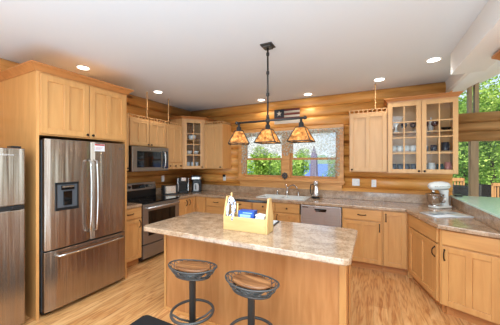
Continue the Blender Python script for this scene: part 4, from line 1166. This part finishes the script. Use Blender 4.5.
TR = [(262, 19, 5.7, 1.75, 5000, LEAF, 'rounded light green tree outside the left half of the kitchen window'),
      (277, 27, 5.3, 1.8, 3500, LEAF, 'light green tree outside, just left of the middle window post'),
      (298, 25, 5.7, 1.3, 3000, LEAF, 'small green tree outside, just right of the middle window post'),
      (238, 24, 5.4, 2.4, 3000, LEAFD, 'dark green tree outside, at the far left of the kitchen window'),
      (335, 45, 6.2, 2.6, 2500, LEAFD, 'distant dark tree outside, at the right side of the kitchen window'),
      (464, 13, 8.6, 2.7, 9000, LEAFD, 'tall dense green tree outside, beside the glass cabinet'),
      (492, 12, 8.8, 2.6, 9000, LEAF, 'tall light green tree outside, near the right edge'),
      (478, 22, 11.0, 3.6, 8000, LEAFD, 'tall leafy tree outside, behind the slim window post'),
      (512, 17, 9.8, 3.0, 8000, LEAF, 'broad leafy tree outside, at the right frame edge'),
      (447, 22, 9.6, 3.0, 6000, LEAF, 'leafy tree outside, mostly behind the glass cabinet')]
for u, t_, hg, rad, nl, mt, lb in TR:
    x, y = dirp(u, t_); tree(lb, (x, y, -3.0), hg, rad, nl, mt, .14 if t_ < 16 else .2, rz=1.15 if u < 400 else 1.35)
# closed patio umbrella
x, y = dirp(314, 9.2)
um = thing('patio_umbrella', 'closed grey-mauve patio umbrella seen through the right half of the window', 'umbrella', (x, y, -.02))
MB().lathe([(.02, 0), (.02, 2.12), (.03, 2.13), (.0001, 2.17)], n=12).build('pole', IRON, um)
MB().lathe([(.28, 0), (.28, .05), (.05, .08)], n=24).build('base', IRON, um)
vs = []; fs = []; N = 32; pr = [(.03, 2.10), (.06, 1.95), (.10, 1.8), (.11, 1.4), (.125, 1.1), (.14, .85)]
for r_, z in pr:
    for i in range(N): a = 2*PI*i/N; q = r_*(1+.22*math.cos(8*a)); vs.append((q*math.cos(a), q*math.sin(a), z))
for k in range(len(pr)-1):
    for i in range(N): j = (i+1) % N; fs.append((k*N+i, k*N+j, (k+1)*N+j, (k+1)*N+i))
MB().add(vs, fs, True).build('canopy', CANVAS, um)
# deck chairs
OUTW = wood('outdoor_wood', (196, 140, 84), (220, 168, 108), 'z', .6)
def deck_chair(label, u, t_, rz, mat, hgt=1.05, sling=None):
    x, y = dirp(u, t_); r = thing('patio_chair', label, 'chair', (x, y, -.02), rz)
    for sx_ in (-.26, .24):
        MB().box(sx_, .20, 0, sx_+.03, .24, hgt).build('leg', mat, r)
        MB().box(sx_, -.24, 0, sx_+.03, -.20, .62).build('leg', mat, r)
        MB().box(sx_-.01, -.26, .62, sx_+.04, .22, .65).build('armrest', mat, r)
    MB().box(-.24, -.22, .42, .24, .2, .45).build('seat', sling or mat, r)
    m = MB()
    if sling: m.box(-.23, .205, .5, .24, .22, hgt-.02)
    else:
        m.box(-.26, .20, hgt-.08, .27, .24, hgt)
        for k in range(6): m.box(-.20+k*.075, .21, .45, -.165+k*.075, .23, hgt-.08)
    m.build('backrest', sling or mat, r)
    return r
deck_chair('pale wooden patio chair outside, next to the log wall end', 459, 6.4, R(20), OUTW, 1.14)
deck_chair('dark sling patio chair outside, left of the slim window post', 467, 5.8, R(-10), IRON, 1.02, BLACK)
deck_chair('dark sling patio chair outside, right of the slim window post', 488, 6.5, R(-30), IRON, .98, BLACK)
deck_chair('pale wooden patio chair outside at the right edge', 511, 6.2, R(25), OUTW, 1.02)
